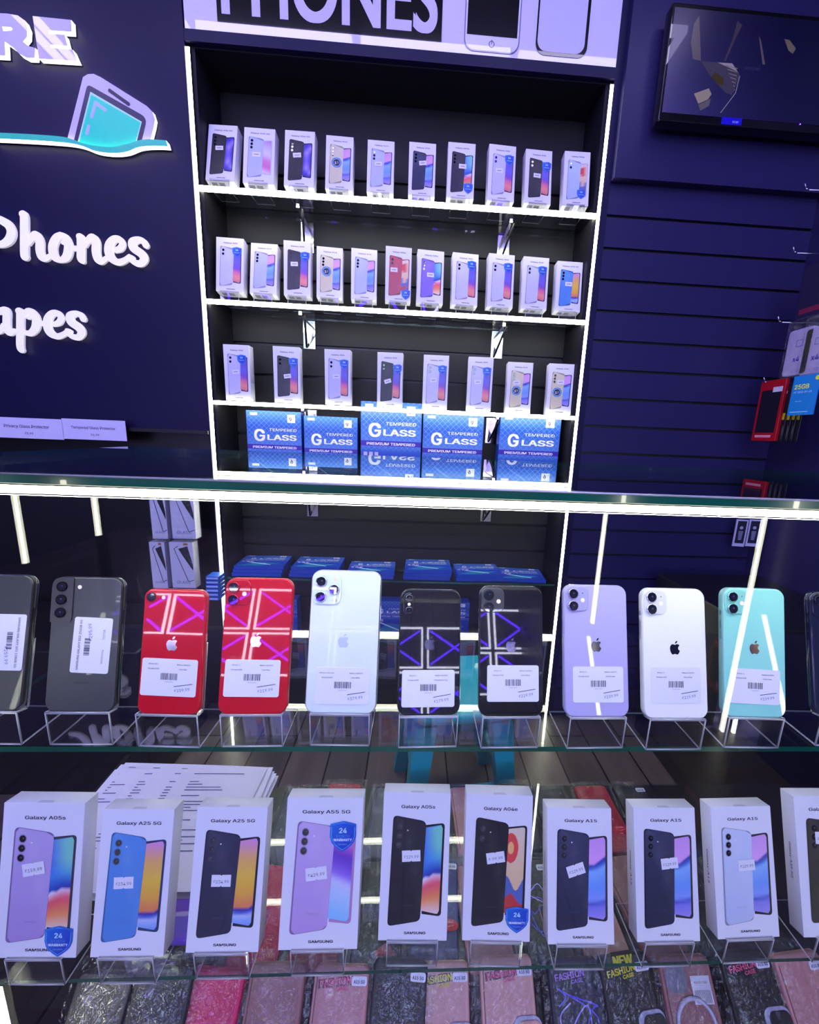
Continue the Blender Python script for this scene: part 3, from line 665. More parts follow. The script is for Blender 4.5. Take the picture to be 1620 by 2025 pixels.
# ------------------------------------------------------------------ printed phone cartons
def mixc(a, b_, t): t = max(0, min(1, t)); return tuple(a[i]*(1-t)+b_[i]*t for i in range(3))
def qz(c): return tuple(int(round(v/3)*3) for v in c)
def ramp(st, t):
    for (a, ca), (b_, cb) in zip(st[:-1], st[1:]):
        if t <= b_: return mixc(ca, cb, (t-a)/(b_-a) if b_ > a else 0)
    return st[-1][1]
def scr_a05s(u, v):
    bd = .36+.10*math.sin(u*1.8)
    if v < bd: return qz(ramp([(0, (250, 225, 225)), (.4, (252, 150, 90)), (.75, (245, 90, 110)), (1, (240, 235, 245))], v/bd))
    t = (v-bd)/(1-bd); return qz(mixc(mixc((30, 60, 170), (60, 150, 230), t*3), mixc((70, 110, 235), (130, 215, 195), u*1.3+t*.4-.2), t*2.2-.2))
def scr_a25(u, v):
    bd = .20-.08*u+.10*u*u
    if v < bd: return qz(ramp([(0, (120, 160, 240)), (.6, (190, 205, 245)), (.85, (50, 60, 190)), (1, (60, 40, 150))], v/bd))
    return qz(ramp([(0, (240, 130, 90)), (.2, (245, 175, 70)), (.45, (246, 200, 70)), (.72, (240, 180, 110)), (1, (225, 150, 225))], (v-bd)/(1-bd)))
def scr_a55(u, v):
    return qz(ramp([(0, (140, 205, 250)), (.25, (185, 215, 250)), (.42, (215, 215, 250)), (.52, (150, 110, 230)), (.72, (110, 60, 190)), (.85, (200, 110, 200)), (1, (165, 190, 240))], v+.10*(u-.5)))
def scr_a04e(u, v):
    d = math.hypot((u-.3)*.45, v-.76)
    if d < .07: return (250, 190, 120)
    if d < .17: return (236, 74, 72)
    if v < .18+.06*math.sin(u*5): return (205, 60, 60)
    if v < .36+.08*math.sin(u*6+1): return (90, 110, 180)
    return qz(mixc((240, 190, 130), (235, 215, 190), v))
def scr_a15(u, v):
    bd = .66+.10*(u**2)
    if v > bd: return qz(ramp([(0, (235, 170, 240)), (1, (215, 160, 235))], (v-bd)/(1-bd)))
    return qz(ramp([(0, (170, 150, 235)), (.22, (130, 130, 230)), (.27, (80, 90, 200)), (.34, (140, 165, 245)), (.55, (110, 160, 245)), (.86, (140, 190, 250)), (.93, (60, 90, 200)), (1, (40, 60, 160))], v/bd))
def scr_a05(u, v): return qz(ramp([(0, (225, 120, 120)), (.15, (245, 150, 130)), (.32, (230, 110, 150)), (.42, (130, 80, 190)), (.6, (110, 100, 215)), (1, (100, 90, 190))], v+.06*(u-.5)))
def scr_a54(u, v):
    d = abs(math.hypot(u-1.1, (v-.5)*2.1)-.75); return qz(mixc((60, 40, 170), (180, 160, 250), 1-min(1, d*3)))
def scr_a35(u, v): return qz(ramp([(0, (240, 225, 240)), (.2, (215, 110, 170)), (.4, (220, 130, 180)), (.6, (225, 220, 240)), (.8, (215, 190, 220)), (1, (190, 150, 190))], v+.1*(u-.5)))
MODELS = {  # title, back colours (top, bottom), cameras, screen
 'a05s_lilac': ('Galaxy A05s', (196, 176, 226), (178, 150, 214), 3, scr_a05s, (60, 56, 70)), 'a05s_black': ('Galaxy A05s', (30, 32, 40), (22, 24, 30), 3, scr_a05s, (12, 12, 16)),
 'a25_blue': ('Galaxy A25 5G', (90, 150, 222), (80, 140, 214), 3, scr_a25, (30, 60, 100)), 'a25_dark': ('Galaxy A25 5G', (46, 48, 78), (38, 38, 62), 3, scr_a25, (24, 24, 40)),
 'a55': ('Galaxy A55 5G', (206, 180, 230), (196, 160, 222), 3, scr_a55, (190, 140, 190)), 'a04e': ('Galaxy A04e', (20, 22, 28), (26, 28, 34), 2, scr_a04e, (14, 14, 18)), 'a04e_white': ('Galaxy A04e', (190, 210, 250), (185, 200, 245), 2, scr_a04e, (190, 190, 220)),
 'a04e_red': ('Galaxy A04e', (200, 70, 84), (190, 74, 92), 2, scr_a04e, (160, 40, 50)),
 'a15_dark': ('Galaxy A15', (48, 54, 92), (34, 38, 66), 3, scr_a15, (44, 40, 52)), 'a15_white': ('Galaxy A15', (206, 214, 244), (196, 206, 238), 3, scr_a15, (22, 22, 30)), 'a15_gold': ('Galaxy A15', (222, 214, 178), (220, 210, 168), 3, scr_a15, (30, 30, 50)), 'a15_lilac': ('Galaxy A15', (190, 196, 246), (190, 194, 244), 3, scr_a15, (60, 60, 90)),
 'a35_dark': ('Galaxy A35 5G', (30, 30, 38), (26, 26, 32), 3, scr_a15, (14, 14, 18)), 'a35_lilac': ('Galaxy A35 5G', (186, 196, 248), (190, 196, 246), 3, scr_a35, (190, 190, 220)),
 'a54_dark': ('Galaxy A54 5G', (32, 32, 42), (28, 28, 36), 3, scr_a54, (18, 18, 40)),
 'a05_lilac': ('Galaxy A05', (206, 206, 244), (206, 204, 240), 2, scr_a05, (60, 40, 80)), 'a05_black': ('Galaxy A05', (32, 32, 42), (40, 40, 50), 2, scr_a05, (20, 16, 30)), 'a05s_purple': ('Galaxy A05s', (140, 110, 225), (132, 104, 215), 3, scr_a05s, (40, 34, 60)),
}
CARD = (236, 234, 246)
def shield(root, cx, cz, s, y, hi=True):
    b = MB(); o = [(-.5, .42), (0, .5), (.5, .42), (.5, -.05), (.42, -.28), (.25, -.45), (0, -.60), (-.25, -.45), (-.42, -.28), (-.5, -.05)]
    o = [(px*s, pz*s) for px, pz in o][::-1]
    b.grad(o, -.0002, lambda u, v: qz(mixc((20, 70, 200), (30, 140, 225), (1-u)*.5+v*.5)), 'satin', 10, 3)
    inn = [(px*.90, pz*.90) for px, pz in o]; b.grad(inn, -.0003, lambda u, v: (120, 190, 245), 'satin', 6, 2); inn = [(px*.86, pz*.86) for px, pz in o]
    b.grad(inn, -.0004, lambda u, v: qz(mixc((14, 56, 190), (24, 110, 215), (1-u)*.6+v*.4)), 'satin', 10, 3)
    b.text('24', 0, s*.20, -.00055, 'satin', (200, 235, 255), height=s*.24, bold=.03)
    if hi:
        b.text('MONTH', 0, s*-.02, -.00055, 'satin', (90, 150, 235), width=s*.5); b.text('WARRANTY', 0, s*-.15, -.00055, 'satin', (235, 245, 255), width=s*.70, bold=.03); b.text('FOR AFRICA', 0, s*-.32, -.00055, 'satin', (150, 200, 250), width=s*.36)
    else: b.poly([(-s*.3, -s*.16), (s*.3, -s*.16), (s*.3, -s*.10), (-s*.3, -s*.10)], -.00055, 'satin', (150, 200, 250))
    g = b.build('warranty_sticker', root); g.location = (cx, y, cz); tag(g, 'blue shield-shaped warranty sticker')
def round_sticker(root, cx, cz, r, y):
    b = MB(); b.disc(0, 0, r, -.0002, 'satin', (120, 170, 210), 24)
    for i in range(5): zz = -r*.7+i*r*.33; b.poly([(-r*.9*math.cos(math.asin(zz/r)), zz), (r*.9*math.cos(math.asin(zz/r)), zz), (r*.9*math.cos(math.asin(zz/r)), zz+r*.12), (-r*.9*math.cos(math.asin(zz/r)), zz+r*.12)], -.00025, 'satin', (60, 90, 160))
    b.disc(0, 0, r*.70, -.0003, 'satin', (150, 180, 215), 24); b.disc(0, 0, r*.62, -.0004, 'satin', (12, 18, 44), 24)
    b.text('1', -r*.22, 0, -.0005, 'satin', (235, 240, 250), height=r*.62, bold=.04); b.poly([(0, -r*.25), (r*.42, -r*.25), (r*.42, r*.25), (0, r*.25)], -.0005, 'satin', (110, 114, 140))
    g = b.build('round_sticker', root); g.location = (cx, y, cz); tag(g, 'round dark sticker with a striped ring')
def price_sticker(root, cx, cz, w_, ang, price, y, hi=True):
    b = MB(); h = w_*.58; n = w_*.05
    b.face([(x, -.0003, z) for x, z in [(-w_/2, -h/2), (-n, -h/2), (0, -h/2+n), (n, -h/2), (w_/2, -h/2), (w_/2, h/2), (n, h/2), (0, h/2-n), (-n, h/2), (-w_/2, h/2)]], 'printed_card', (238, 236, 248))
    if hi: b.text(price, 0, -h*.03, -.0004, 'printed_card', (78, 76, 110), width=w_*.78, height=h*.34)
    else: b.poly([(-w_*.3, -h*.1), (w_*.3, -h*.1), (w_*.3, h*.1), (-w_*.3, h*.1)], -.0004, 'printed_card', (150, 146, 190))
    g = b.build('price_sticker', root); g.location = (cx, y, cz); g.rotation_euler = (0, -ang, 0); tag(g, 'small white price sticker')
def carton(model, pose, z, T, label, group, price=None, warranty=None, rnd=None, hi=True, side=True):
    x, y, yw, th, W, H = pose; title, c0, c1, ncam, scr, rim = MODELS[model]
    root = empty('phone_box', (x, y, z), -th, yw); tag(root, label, 'box', group)
    b = MB(); b.rounded(0, H/2, W, H, .0006, 0, T, .0004, 'printed_card', CARD, n=1); yb = -.00012; rows = 28 if hi else 22
    fx = lambda f: (f-.5)*W; fz = lambda f: (1-f)*H
    b.text(title, fx(.52), fz(.092), yb, 'printed_card', (44, 46, 66), width=W*(.62 if len(title) > 11 else .50), height=H*.030, bold=.022)
    b.text('SAMSUNG', fx(.53), fz(.945), yb, 'printed_card', (30, 32, 52), width=W*.31, height=H*.022, bold=.035)
    # picture of the phone's screen side
    fr = [(fx(.62), fz(.222)), (fx(.62), fz(.822)), (fx(.905), fz(.838)), (fx(.925), fz(.205))]
    b.face([(px, yb, pz) for px, pz in rquad(fr, [.0, .0, W*.06, W*.06], 5)], 'satin', rim)
    inn = [(fx(.60), fz(.236)), (fx(.60), fz(.808)), (fx(.872), fz(.822)), (fx(.895), fz(.218))]
    b.grad(rquad(inn, [.0, .0, W*.04, W*.04], 4), yb-.0001, scr, 'satin', (110 if scr is scr_a04e and hi else rows), (30 if scr is scr_a04e and hi else 5) if hi else 2)
    # picture of the phone's back
    bk = [(fx(.155), fz(.155)), (fx(.125), fz(.905)), (fx(.600), fz(.868)), (fx(.650), fz(.195))]
    edge = tuple(int(c*.72) for c in c1)
    b.face([(px, yb-.0002, pz) for px, pz in rquad(bk, [W*.07, W*.07, W*.07, W*.08], 5)], 'satin', edge)
    bk2 = [(fx(.172), fz(.158)), (fx(.148), fz(.900)), (fx(.598), fz(.865)), (fx(.648), fz(.198))]
    b.grad(rquad(bk2, [W*.07, W*.07, W*.07, W*.08], 5), yb-.0003, lambda u, v: qz(mixc(mixc(c1, c0, v), (255, 255, 255), .10*max(0, 1-abs(u+v-1.25)*5))), 'satin', rows if hi else rows//2, 4 if hi else 2)
    for k in range(ncam):
        cxn, czn = fx(.262-.006*k), fz(.232+.062*k) if ncam == 3 else fz(.232+.070*k)
        b.disc(cxn, czn, W*.053, yb-.0004, 'satin', tuple(int(c*.55+30) for c in c0), 16, .92); b.disc(cxn, czn, W*.042, yb-.0005, 'lens', (10, 10, 16), 16, .92)
        if hi: b.disc(cxn+W*.008, czn+W*.006, W*.014, yb-.0006, 'lens', (60, 70, 90), 8)
    if hi: b.disc(fx(.375), fz(.258), W*.010, yb-.0004, 'satin', (245, 245, 240), 10); b.text('SAMSUNG', fx(.41), fz(.765), yb-.0004, 'satin', mixc(c1, (128, 128, 140), .35), width=W*.15, bold=.01)
    if side:      # wording up the narrow sides, barcode label on the underside
        for f in (lambda X, Zz: (-(W/2+.0001), T/2-Zz, H*.5-X),):
            b.text(title, 0, 0, 0, 'printed_card', (44, 46, 66), width=H*.26, height=T*.20, bold=.01, side=f)
    for k in range(3 if side else 2): b.face([(fx(.15+k*.26), T*.25, -.0001), (fx(.35+k*.26), T*.25, -.0001), (fx(.35+k*.26), T*.75, -.0001), (fx(.15+k*.26), T*.75, -.0001)], 'printed_card', (150, 148, 160))
    b.face([(-W*.10, T*.02, H+.0001), (W*.10, T*.02, H+.0001), (W*.085, T*.22, H+.0001), (-W*.085, T*.22, H+.0001)], 'printed_card', (205, 203, 224))
    b.build('carton', root)
    if price: price_sticker(root, fx(price[0]), fz(price[1]), W*.27, price[2], price[3], -.0007, hi)
    if warranty: shield(root, fx(warranty[0]), fz(warranty[1]), W*.34, -.0008, hi)
    if rnd: round_sticker(root, fx(rnd[0]), fz(rnd[1]), W*.19, -.0008)
    return root
FB = [
 ('a05s_lilac', (-.4489, .3952, -.0185, .2237, .0903, .1867), 'box of a lilac phone with a blue warranty shield, at the end of the row', (.42, .425, .18, '£159.99'), (.78, .88), None),
 ('a25_blue', (-.3394, .3938, -.0139, .2676, .0886, .1741), 'box of a blue phone with a yellow screen', (.38, .50, .04, '£234.99'), None, None),
 ('a25_dark', (-.2253, .3957, -.0113, .2926, .0901, .1715), 'box of a dark phone with a yellow screen', (.42, .51, .0, '£234.99'), None, None),
 ('a55', (-.1063, .3961, -.0091, .2995, .0999, .1814), 'large box of a pink-lilac phone with a warranty shield at the top', (.43, .505, .12, '£429.99'), (.75, .25), None),
 ('a05s_black', (.0143, .4029, -.0246, .2719, .0899, .1839), 'box of a black phone with a blue and orange screen', (.44, .43, .05, '£129.99'), None, None),
 ('a04e', (.1241, .4001, -.0385, .2453, .0894, .186), 'box of a black phone with a red flower screen and warranty shield', (.46, .43, .16, '£ 99.99'), (.80, .84), None),
 ('a15_dark', (.2365, .3943, -.0222, .3192, .0888, .1657), 'box of a dark blue phone, beside the box with the red flower screen', (.43, .46, .30, '£129.99'), None, None),
 ('a15_dark', (.3561, .3948, -.0068, .3061, .0868, .166), 'box of a dark blue phone, beside the box of the white phone', (.55, .42, .10, '£129.99'), None, None),
 ('a15_white', (.4692, .3965, .0143, .3104, .0883, .1648), 'box of a white phone with a lilac screen', (.53, .45, .05, '£129.99'), None, None),
 ('a35_dark', (.5964, .395, -.01, .3117, .1003, .1786), 'box of a black phone, cut by the picture edge, past the white phone', (.40, .30, .0, '£229.99'), None, None)]
short = ['lilac phone box', 'blue phone box', 'dark phone box with the yellow screen', 'pink-lilac phone box', 'black phone box with the orange screen', 'box with the red flower screen', 'dark blue phone box beside the flower-screen box', 'dark blue phone box beside the white one', 'white phone box', 'black phone box at the picture edge']
for (mdl, pose, lb, pr, wr, rd), sh in zip(FB, short):
    if mdl == 'a05s_lilac': pose = pose[:4]+(.0975, .1867)
    carton(mdl, pose, BOT+.040, .021, lb, 'phone boxes on the bottom glass shelf', pr, wr, rd)
    x, y, yw, th, W, H = pose; st = easel('box_stand', .066, th, .021, L=.09, base=.07); st.location = (x, y, BOT); st.rotation_euler = (0, 0, yw); tag(st, 'clear acrylic stand under the '+sh, 'stand', 'box stands on the bottom glass shelf')

ROW1 = [(-.657,1.486,-.0263,.2408,.0915,.1872),(-.537,1.4875,-.0014,.1942,.098,.1792),(-.4084,1.4889,-.0111,.1678,.0956,.1776),(-.2797,1.4898,.0186,.1692,.088,.1715),(-.1462,1.4912,.0102,.1582,.087,.1672),(-.0098,1.4919,.018,.1257,.0879,.1666),(.1187,1.4898,.0105,.1007,.0901,.171),(.2546,1.4879,.0517,.1076,.0902,.1736),(.3793,1.4881,.0381,.1628,.0902,.1757),(.5063,1.4816,-.0182,.1594,.0868,.1753)]
ROW2 = [(-.6473,1.4922,.0312,.1489,.0893,.178),(-.5377,1.4942,.0094,.1883,.0888,.1712),(-.4231,1.4933,.0292,.0902,.0886,.1761),(-.3144,1.4961,.0697,.1109,.0867,.1664),(-.1976,1.4962,.076,.1089,.0871,.1676),(-.0803,1.4929,.0646,.02,.0879,.1725),(.0304,1.4928,.0991,.0802,.0913,.1731),(.1518,1.4929,.095,.1253,.0908,.1749),(.2762,1.492,.0681,.0988,.0914,.1771),(.3971,1.4923,.038,.0948,.0912,.1744),(.5185,1.4945,.0151,.1082,.0911,.1691)]
ROW3 = [(-.6344,1.4873,-.0153,-.0,.088,.1864),(-.463,1.4859,.0257,-.0,.0911,.1884),(-.2863,1.4866,-.0319,-.02,.0899,.1869),(-.1028,1.4868,-.0548,.0,.0895,.1867),(.0606,1.4867,-.0396,.03,.0901,.187),(.2208,1.486,-.0641,.0328,.0896,.1884),(.3672,1.4888,-.0194,.0547,.0915,.1785),(.5185,1.488,-.0465,.0583,.0915,.1807)]
def lrow(names_, shelf):
    """each label names the look and the neighbours of one box"""
    out = []
    n = len(names_)
    for i, a in enumerate(names_):
        if i == 0: pl = 'first from the sign wall'
        elif i == n-1: pl = 'last beside the slatted wall'
        else: pl = ['second', 'third', 'fourth', 'fifth', 'sixth', 'seventh', 'eighth', 'ninth', 'tenth'][i-1]+' from the sign wall'
        out.append('%s, %s, %s' % (a, shelf, pl))
    return out
R1M = [('a54_dark', 'black phone box', (.42,.42,.05), None, None), ('a35_lilac', 'pale blue phone box', (.42,.48,.0), None, None), ('a54_dark', 'black phone box with a violet screen', (.42,.44,.1), None, None), ('a15_gold', 'gold phone box with a round sticker', None, None, (.40,.50)), ('a15_lilac', 'pale lilac phone box', (.42,.45,.05), None, None),
 ('a15_dark', 'dark blue phone box', (.52,.38,.15), None, None), ('a05s_black', 'black phone box with a low shield sticker', (.55,.42,.0), (.78,.80), None), ('a05_lilac', 'pale phone box with a high shield sticker', (.40,.46,.05), (.76,.25), None), ('a05_black', 'ribbed black phone box with a shield sticker', (.45,.48,-.05), (.80,.30), None), ('a04e_white', 'sky-blue phone box with a low shield sticker', None, (.70,.78), None)]
R2M = [('a05_lilac', 'pale phone box with a shield sticker', None, (.76,.25), None), ('a15_lilac', 'pale lilac phone box', None, None, None), ('a05_black', 'ribbed black phone box with a shield sticker', (.40,.42,.05), (.80,.27), None), ('a15_gold', 'gold phone box with a round sticker', None, None, (.38,.48)), ('a15_lilac', 'pale lilac phone box', None, None, None), ('a04e_red', 'red phone box', (.33,.42,.0), (.80,.85), None),
 ('a05s_purple', 'purple phone box', (.50,.46,.0), None, None), ('a05_lilac', 'pale phone box with a shield sticker', None, (.74,.22), None), ('a05_lilac', 'pale phone box with a shield sticker', None, (.76,.24), None), ('a05_lilac', 'pale phone box with a shield sticker', None, (.76,.25), None), ('a25_blue', 'blue phone box with a yellow screen', (.48,.45,.0), None, None)]
R3M = [('a05_lilac', 'pale phone box with a shield sticker', (.45,.48,.1), (.70,.25), None), ('a05_black', 'ribbed black phone box with a shield sticker', (.52,.52,.15), (.76,.27), None), ('a05_lilac', 'pale phone box with a shield sticker', (.45,.48,.05), (.76,.25), None), ('a05_black', 'ribbed black phone box with a shield sticker', (.42,.52,.3), (.80,.29), None),
 ('a05_lilac', 'pale phone box with a shield sticker', (.42,.46,.1), (.76,.26), None), ('a05_lilac', 'pale phone box with a shield sticker', (.42,.46,.1), (.76,.26), None), ('a15_gold', 'gold phone box with a round sticker', (.38,.40,.1), None, (.38,.56)), ('a15_gold', 'gold phone box with a round sticker', (.50,.36,.05), None, (.38,.56))]
for poses, mods, z, nm, stand in ((ROW1, R1M, S1, 'top glowing shelf', .028), (ROW2, R2M, S2, 'second glowing shelf', .034), (ROW3, R3M, S3, 'third glowing shelf', .006)):
    labs = lrow([m[1] for m in mods], nm); grp = 'phone boxes on the '+nm
    for pose, m, lb in zip(poses, mods, labs):
        pr = (m[2]+('£129.99',)) if m[2] else None
        carton(m[0], pose, z+.004+stand, .036, lb, grp, pr, m[3], m[4], hi=False, side=False)
        if stand > .01:
            x, y, yw, th, W, H = pose; st = easel('box_stand', .060, th, .036, L=.06, h=stand, base=.07); st.location = (x, y, z+.004); st.rotation_euler = (0, 0, yw)
            tag(st, 'clear acrylic stand under the '+lb.replace(' on the '+nm, '').replace('box of a ', ''), 'stand', 'box stands on the '+nm); st['label'] = 'clear acrylic stand, '+nm+', '+lb.split(', ')[-1]

# ------------------------------------------------------------------ screen-protector packs
def pack(name, root_loc, rz, W, H, T, label, group, flat=False, rx=0.):
    root = empty(name, root_loc, rx, rz); tag(root, label, 'box', group)
    b = MB(); y = -.00015
    b.box(-W/2, W/2, 0, T, 0, H, 'printed_card', (28, 74, 176))
    b.grad([(-W/2, 0), (W/2, 0), (W/2, H), (-W/2, H)], y, lambda u, v: qz(ramp([(0, (22, 60, 160)), (.45, (24, 66, 176)), (.56, (86, 130, 205)), (.70, (54, 100, 190)), (.80, (28, 72, 176)), (1, (60, 110, 190))], v)), 'printed_card', 16, 2)
    n = 11; st_ = W/n          # diamond lattice
    k = 0; z = .52*H
    zz0, zz1 = H*.50, H
    for sgn in (1, -1):
        for i in range(-n, 2*n):
            x0 = -W/2+i*st_; pts = []
            for j in range(25):
                t = j/24; z = zz0+(zz1-zz0)*t; x = x0+sgn*(z-zz0)
                if -W/2 <= x <= W/2: pts.append((x, z))
            if len(pts) > 1: b.stroke([pts[0], pts[-1]], W*.0022, y-.0001-(.00005 if sgn > 0 else 0), 'printed_card', (110, 150, 215))
    w1, i1 = (236, 240, 250), (16, 18, 40)
    b.poly([(W*.25, H*.87), (W*.39, H*.87), (W*.39, H*.965), (W*.25, H*.965)], y-.0003, 'printed_card', w1); b.text('9', W*.305, H*.917, y-.0004, 'printed_card', i1, height=H*.062, bold=.02); b.text('H', W*.36, H*.895, y-.0004, 'printed_card', i1, height=H*.018)
    b.text('G', -W*.27, H*.735, y-.0003, 'printed_card', w1, height=H*.185, bold=.03); b.text('TEMPERED', W*.16, H*.785, y-.0003, 'printed_card', w1, width=W*.50, height=H*.044); b.text('LASS', W*.14, H*.70, y-.0003, 'printed_card', w1, width=W*.52, height=H*.085, bold=.03)
    b.poly([(-W/2, H*.545), (W/2, H*.545), (W/2, H*.60), (-W/2, H*.60)], y-.0003, 'printed_card', (58, 40, 160)); b.text('PREMIUM TEMPERED', 0, H*.573, y-.0004, 'printed_card', (240, 236, 255), width=W*.80, height=H*.036, bold=.03)
    b.poly([(-W*.48, H*.05), (0, H*.05), (W*.4, H*.30), (-W*.1, H*.36)], y-.0002, 'printed_card', (30, 120, 170)); b.stroke([(-W*.3, H*.38), (W*.2, H*.14)], W*.014, y-.0003, 'printed_card', (210, 235, 250))
    for i in range(3): b.poly([(-W*.45+i*W*.09, H*.40), (-W*.39+i*W*.09, H*.40), (-W*.39+i*W*.09, H*.48), (-W*.45+i*W*.09, H*.48)], y-.0003, 'printed_card', (190, 180, 220))
    b.build('sleeve', root)
    q = MB(); q.box(-W*.43, -W*.30, -.0008, -.0003, H*.945, H*.975, 'printed_card', (225, 225, 240)); tag(q.build('size_sticker', root), 'small white sticker')
    return root
for i, (xa, xb, zt, lb) in enumerate(((-.624, -.427, .062, 'first from the sign wall'), (-.418, -.222, .051, 'second, the shortest'), (-.209, .016, .112, 'in the middle, the tallest'), (.022, .250, .079, 'fourth, right beside the tallest'), (.312, .545, .087, 'alone past the gap'))):
    W = xb-xa; H = Z(zt)-(S4+.004); H0 = .285 if i < 2 else .33
    pack('screen_protector_box', ((xa+xb)/2, D+.045+.004*(i % 2), S4+.004), (.0, .01, 0, -.01, .012)[i], W, H, .05, 'upright blue tempered glass box under the third glowing shelf, '+lb, 'upright tempered glass boxes in the lit unit')
# the same kind of packs lying in low piles on the shelf below
flat = [(-.60, 3, 0.03), (-.385, 3, -.02), (-.165, 2, .02), (.06, 3, .0), (.27, 2, .05), (.445, 1, -.06)]
fl = ['first pile from the sign wall', 'second pile', 'third pile', 'fourth pile, mid shelf', 'fifth pile', 'last pile by the lit edge']
for (x, n, rz), nm in zip(flat, fl):
    for k in range(n):
        o = pack('screen_protector_box', (x+.004*((k*7) % 3-1), D+.018+.003*k, S5+.004+.0135*(k+1)), rz+.02*(k-1), .185, .135, .0125, 'blue tempered glass box lying flat, %s, %s' % (nm, 'topmost' if k == n-1 else ('bottom one' if k == 0 else 'middle one')), 'flat tempered glass boxes on the lower shelf')
        o.rotation_euler = (math.radians(-90), 0, rz+.02*(k-1))
S6 = Z(-.83)
for i in range(5):
    pack('screen_protector_box', (-.55+.235*i, D+.06, S6+.004), 0, .17, .15, .05, 'upright blue box low in the lit unit, '+['nearest the sign wall', 'second along', 'in the middle', 'fourth along', 'nearest the slatted wall'][i], 'boxes on the lowest shelf of the lit unit')
b = MB(); b.box(X0+.016, X1-.016, D+.004, BACKY-.004, S6-.003, S6+.004, 'clear_glass', mats={'front': ('green_edge', (255,)*3)}); upart(b, 'glass_shelf')

# ------------------------------------------------------------------ sheaf of printed papers behind the boxes
rp = random.Random(3)
for k in range(14):
    a = atZ(250, 1535, BOT); W, H = .285, .212
    b = MB(); n = 8
    top = k == 13; z0 = .0006+.0011*k
    bend = lambda u, v: z0+.004*math.sin(u*3+k)*v*.3+.006*v*v*(k/13)
    for i in range(n):
        for j in range(n):
            q = [(i, j), (i+1, j), (i+1, j+1), (i, j+1)]
            b.face([((u/n-.5)*W, v/n*H, bend(u/n, v/n)) for u, v in q], 'printed_card', (226, 224, 242), smooth=True)
    b.poly([], 0, 'printed_card') if False else None
    if top or k > 10:
        ink = (96, 92, 140)
        for row in range(34):
            yy = H*(.95-.027*row)
            for c0, c1 in ((.05, .05+.10*rp.random()), (.22, .24+.04*rp.random()), (.42, .46), (.55, .60+.32*rp.random())):
                if rp.random() < .2 or (row in (1, 2)): continue
                zz = lambda u, v: bend(u, v)+.0003
                v0, v1 = yy/H-.004, yy/H+.003
                m_ = (c0+c1)/2
                b.face([((c0-.5)*W, v0*H, zz(c0, v0)+.0002), ((c1-.5)*W, v0*H, zz(c1, v0)+.0002), ((c1-.5)*W, v1*H, zz(c1, v1)+.0002), ((c0-.5)*W, v1*H, zz(c0, v1)+.0002)], 'printed_card', ink)
    o = b.build('paper_sheet'); ang = -.02+rp.uniform(-.05, .06) if not top else .0
    o.location = (-.428+rp.uniform(-.012, .02)*(not top), .487+rp.uniform(-.006, .012), BOT+.001); o.rotation_euler = (math.radians(0), 0, ang)
    if top: tag(o, 'topmost printed paper sheet of the sheaf behind the phone boxes', 'paper')
    else: tag(o, 'white paper sheet in the sheaf behind the phone boxes, under the top one', 'paper', 'sheets in the paper sheaf')
b = MB(); b.rounded(0, 0, .12, .05, .02, 0, .012, .003, 'gloss', (110, 70, 190), n=8); o = b.build('purple_case'); o.name = 'phone_case'; o.rotation_euler = (math.radians(-90), 0, 0); o.location = (-.30, .500, BOT+.0005); o.location.z = BOT+.0005
tag(o, 'purple curved phone case lying at the foot of the paper sheaf', 'phone case'); o.location = (-.300, .452, BOT+.0125)

# ------------------------------------------------------------------ turquoise stool in the aisle
st = empty('plastic_stool', (.14, 1.07, 0), 0, .1); tag(st, 'turquoise plastic stool in the aisle behind the counter', 'stool')
TQ = (20, 170, 185)
b = MB(); b.rounded(0, 0, .30, .30, .05, 0, .022, .008, 'plastic', TQ, n=6); o = b.build('seat', st); o.rotation_euler = (math.radians(90), 0, 0); o.location = (0, 0, .40)
for sx in (-1, 1):
    for sy in (-1, 1):
        b = MB(); L = []
        for z, off_, w_ in ((.385, .105, .030), (.2, .125, .025), (0, .15, .021)):
            L.append([(sx*off_+dx*w_, sy*off_+dy*w_, z) for dx, dy in ((-1, -1), (1, -1), (1, 1), (-1, 1))])
        b.loft(L, 'plastic', TQ, False, ('plastic', TQ), ('plastic', TQ)); b.build('leg', st)
b = MB()
for sx in (-1, 1): b.box(sx*.127-.008, sx*.127+.008, -.12, .12, .15, .18, 'plastic', TQ); b.box(-.12, .12, sx*.127-.008, sx*.127+.008, .15, .18, 'plastic', TQ)
b.build('stretcher', st)

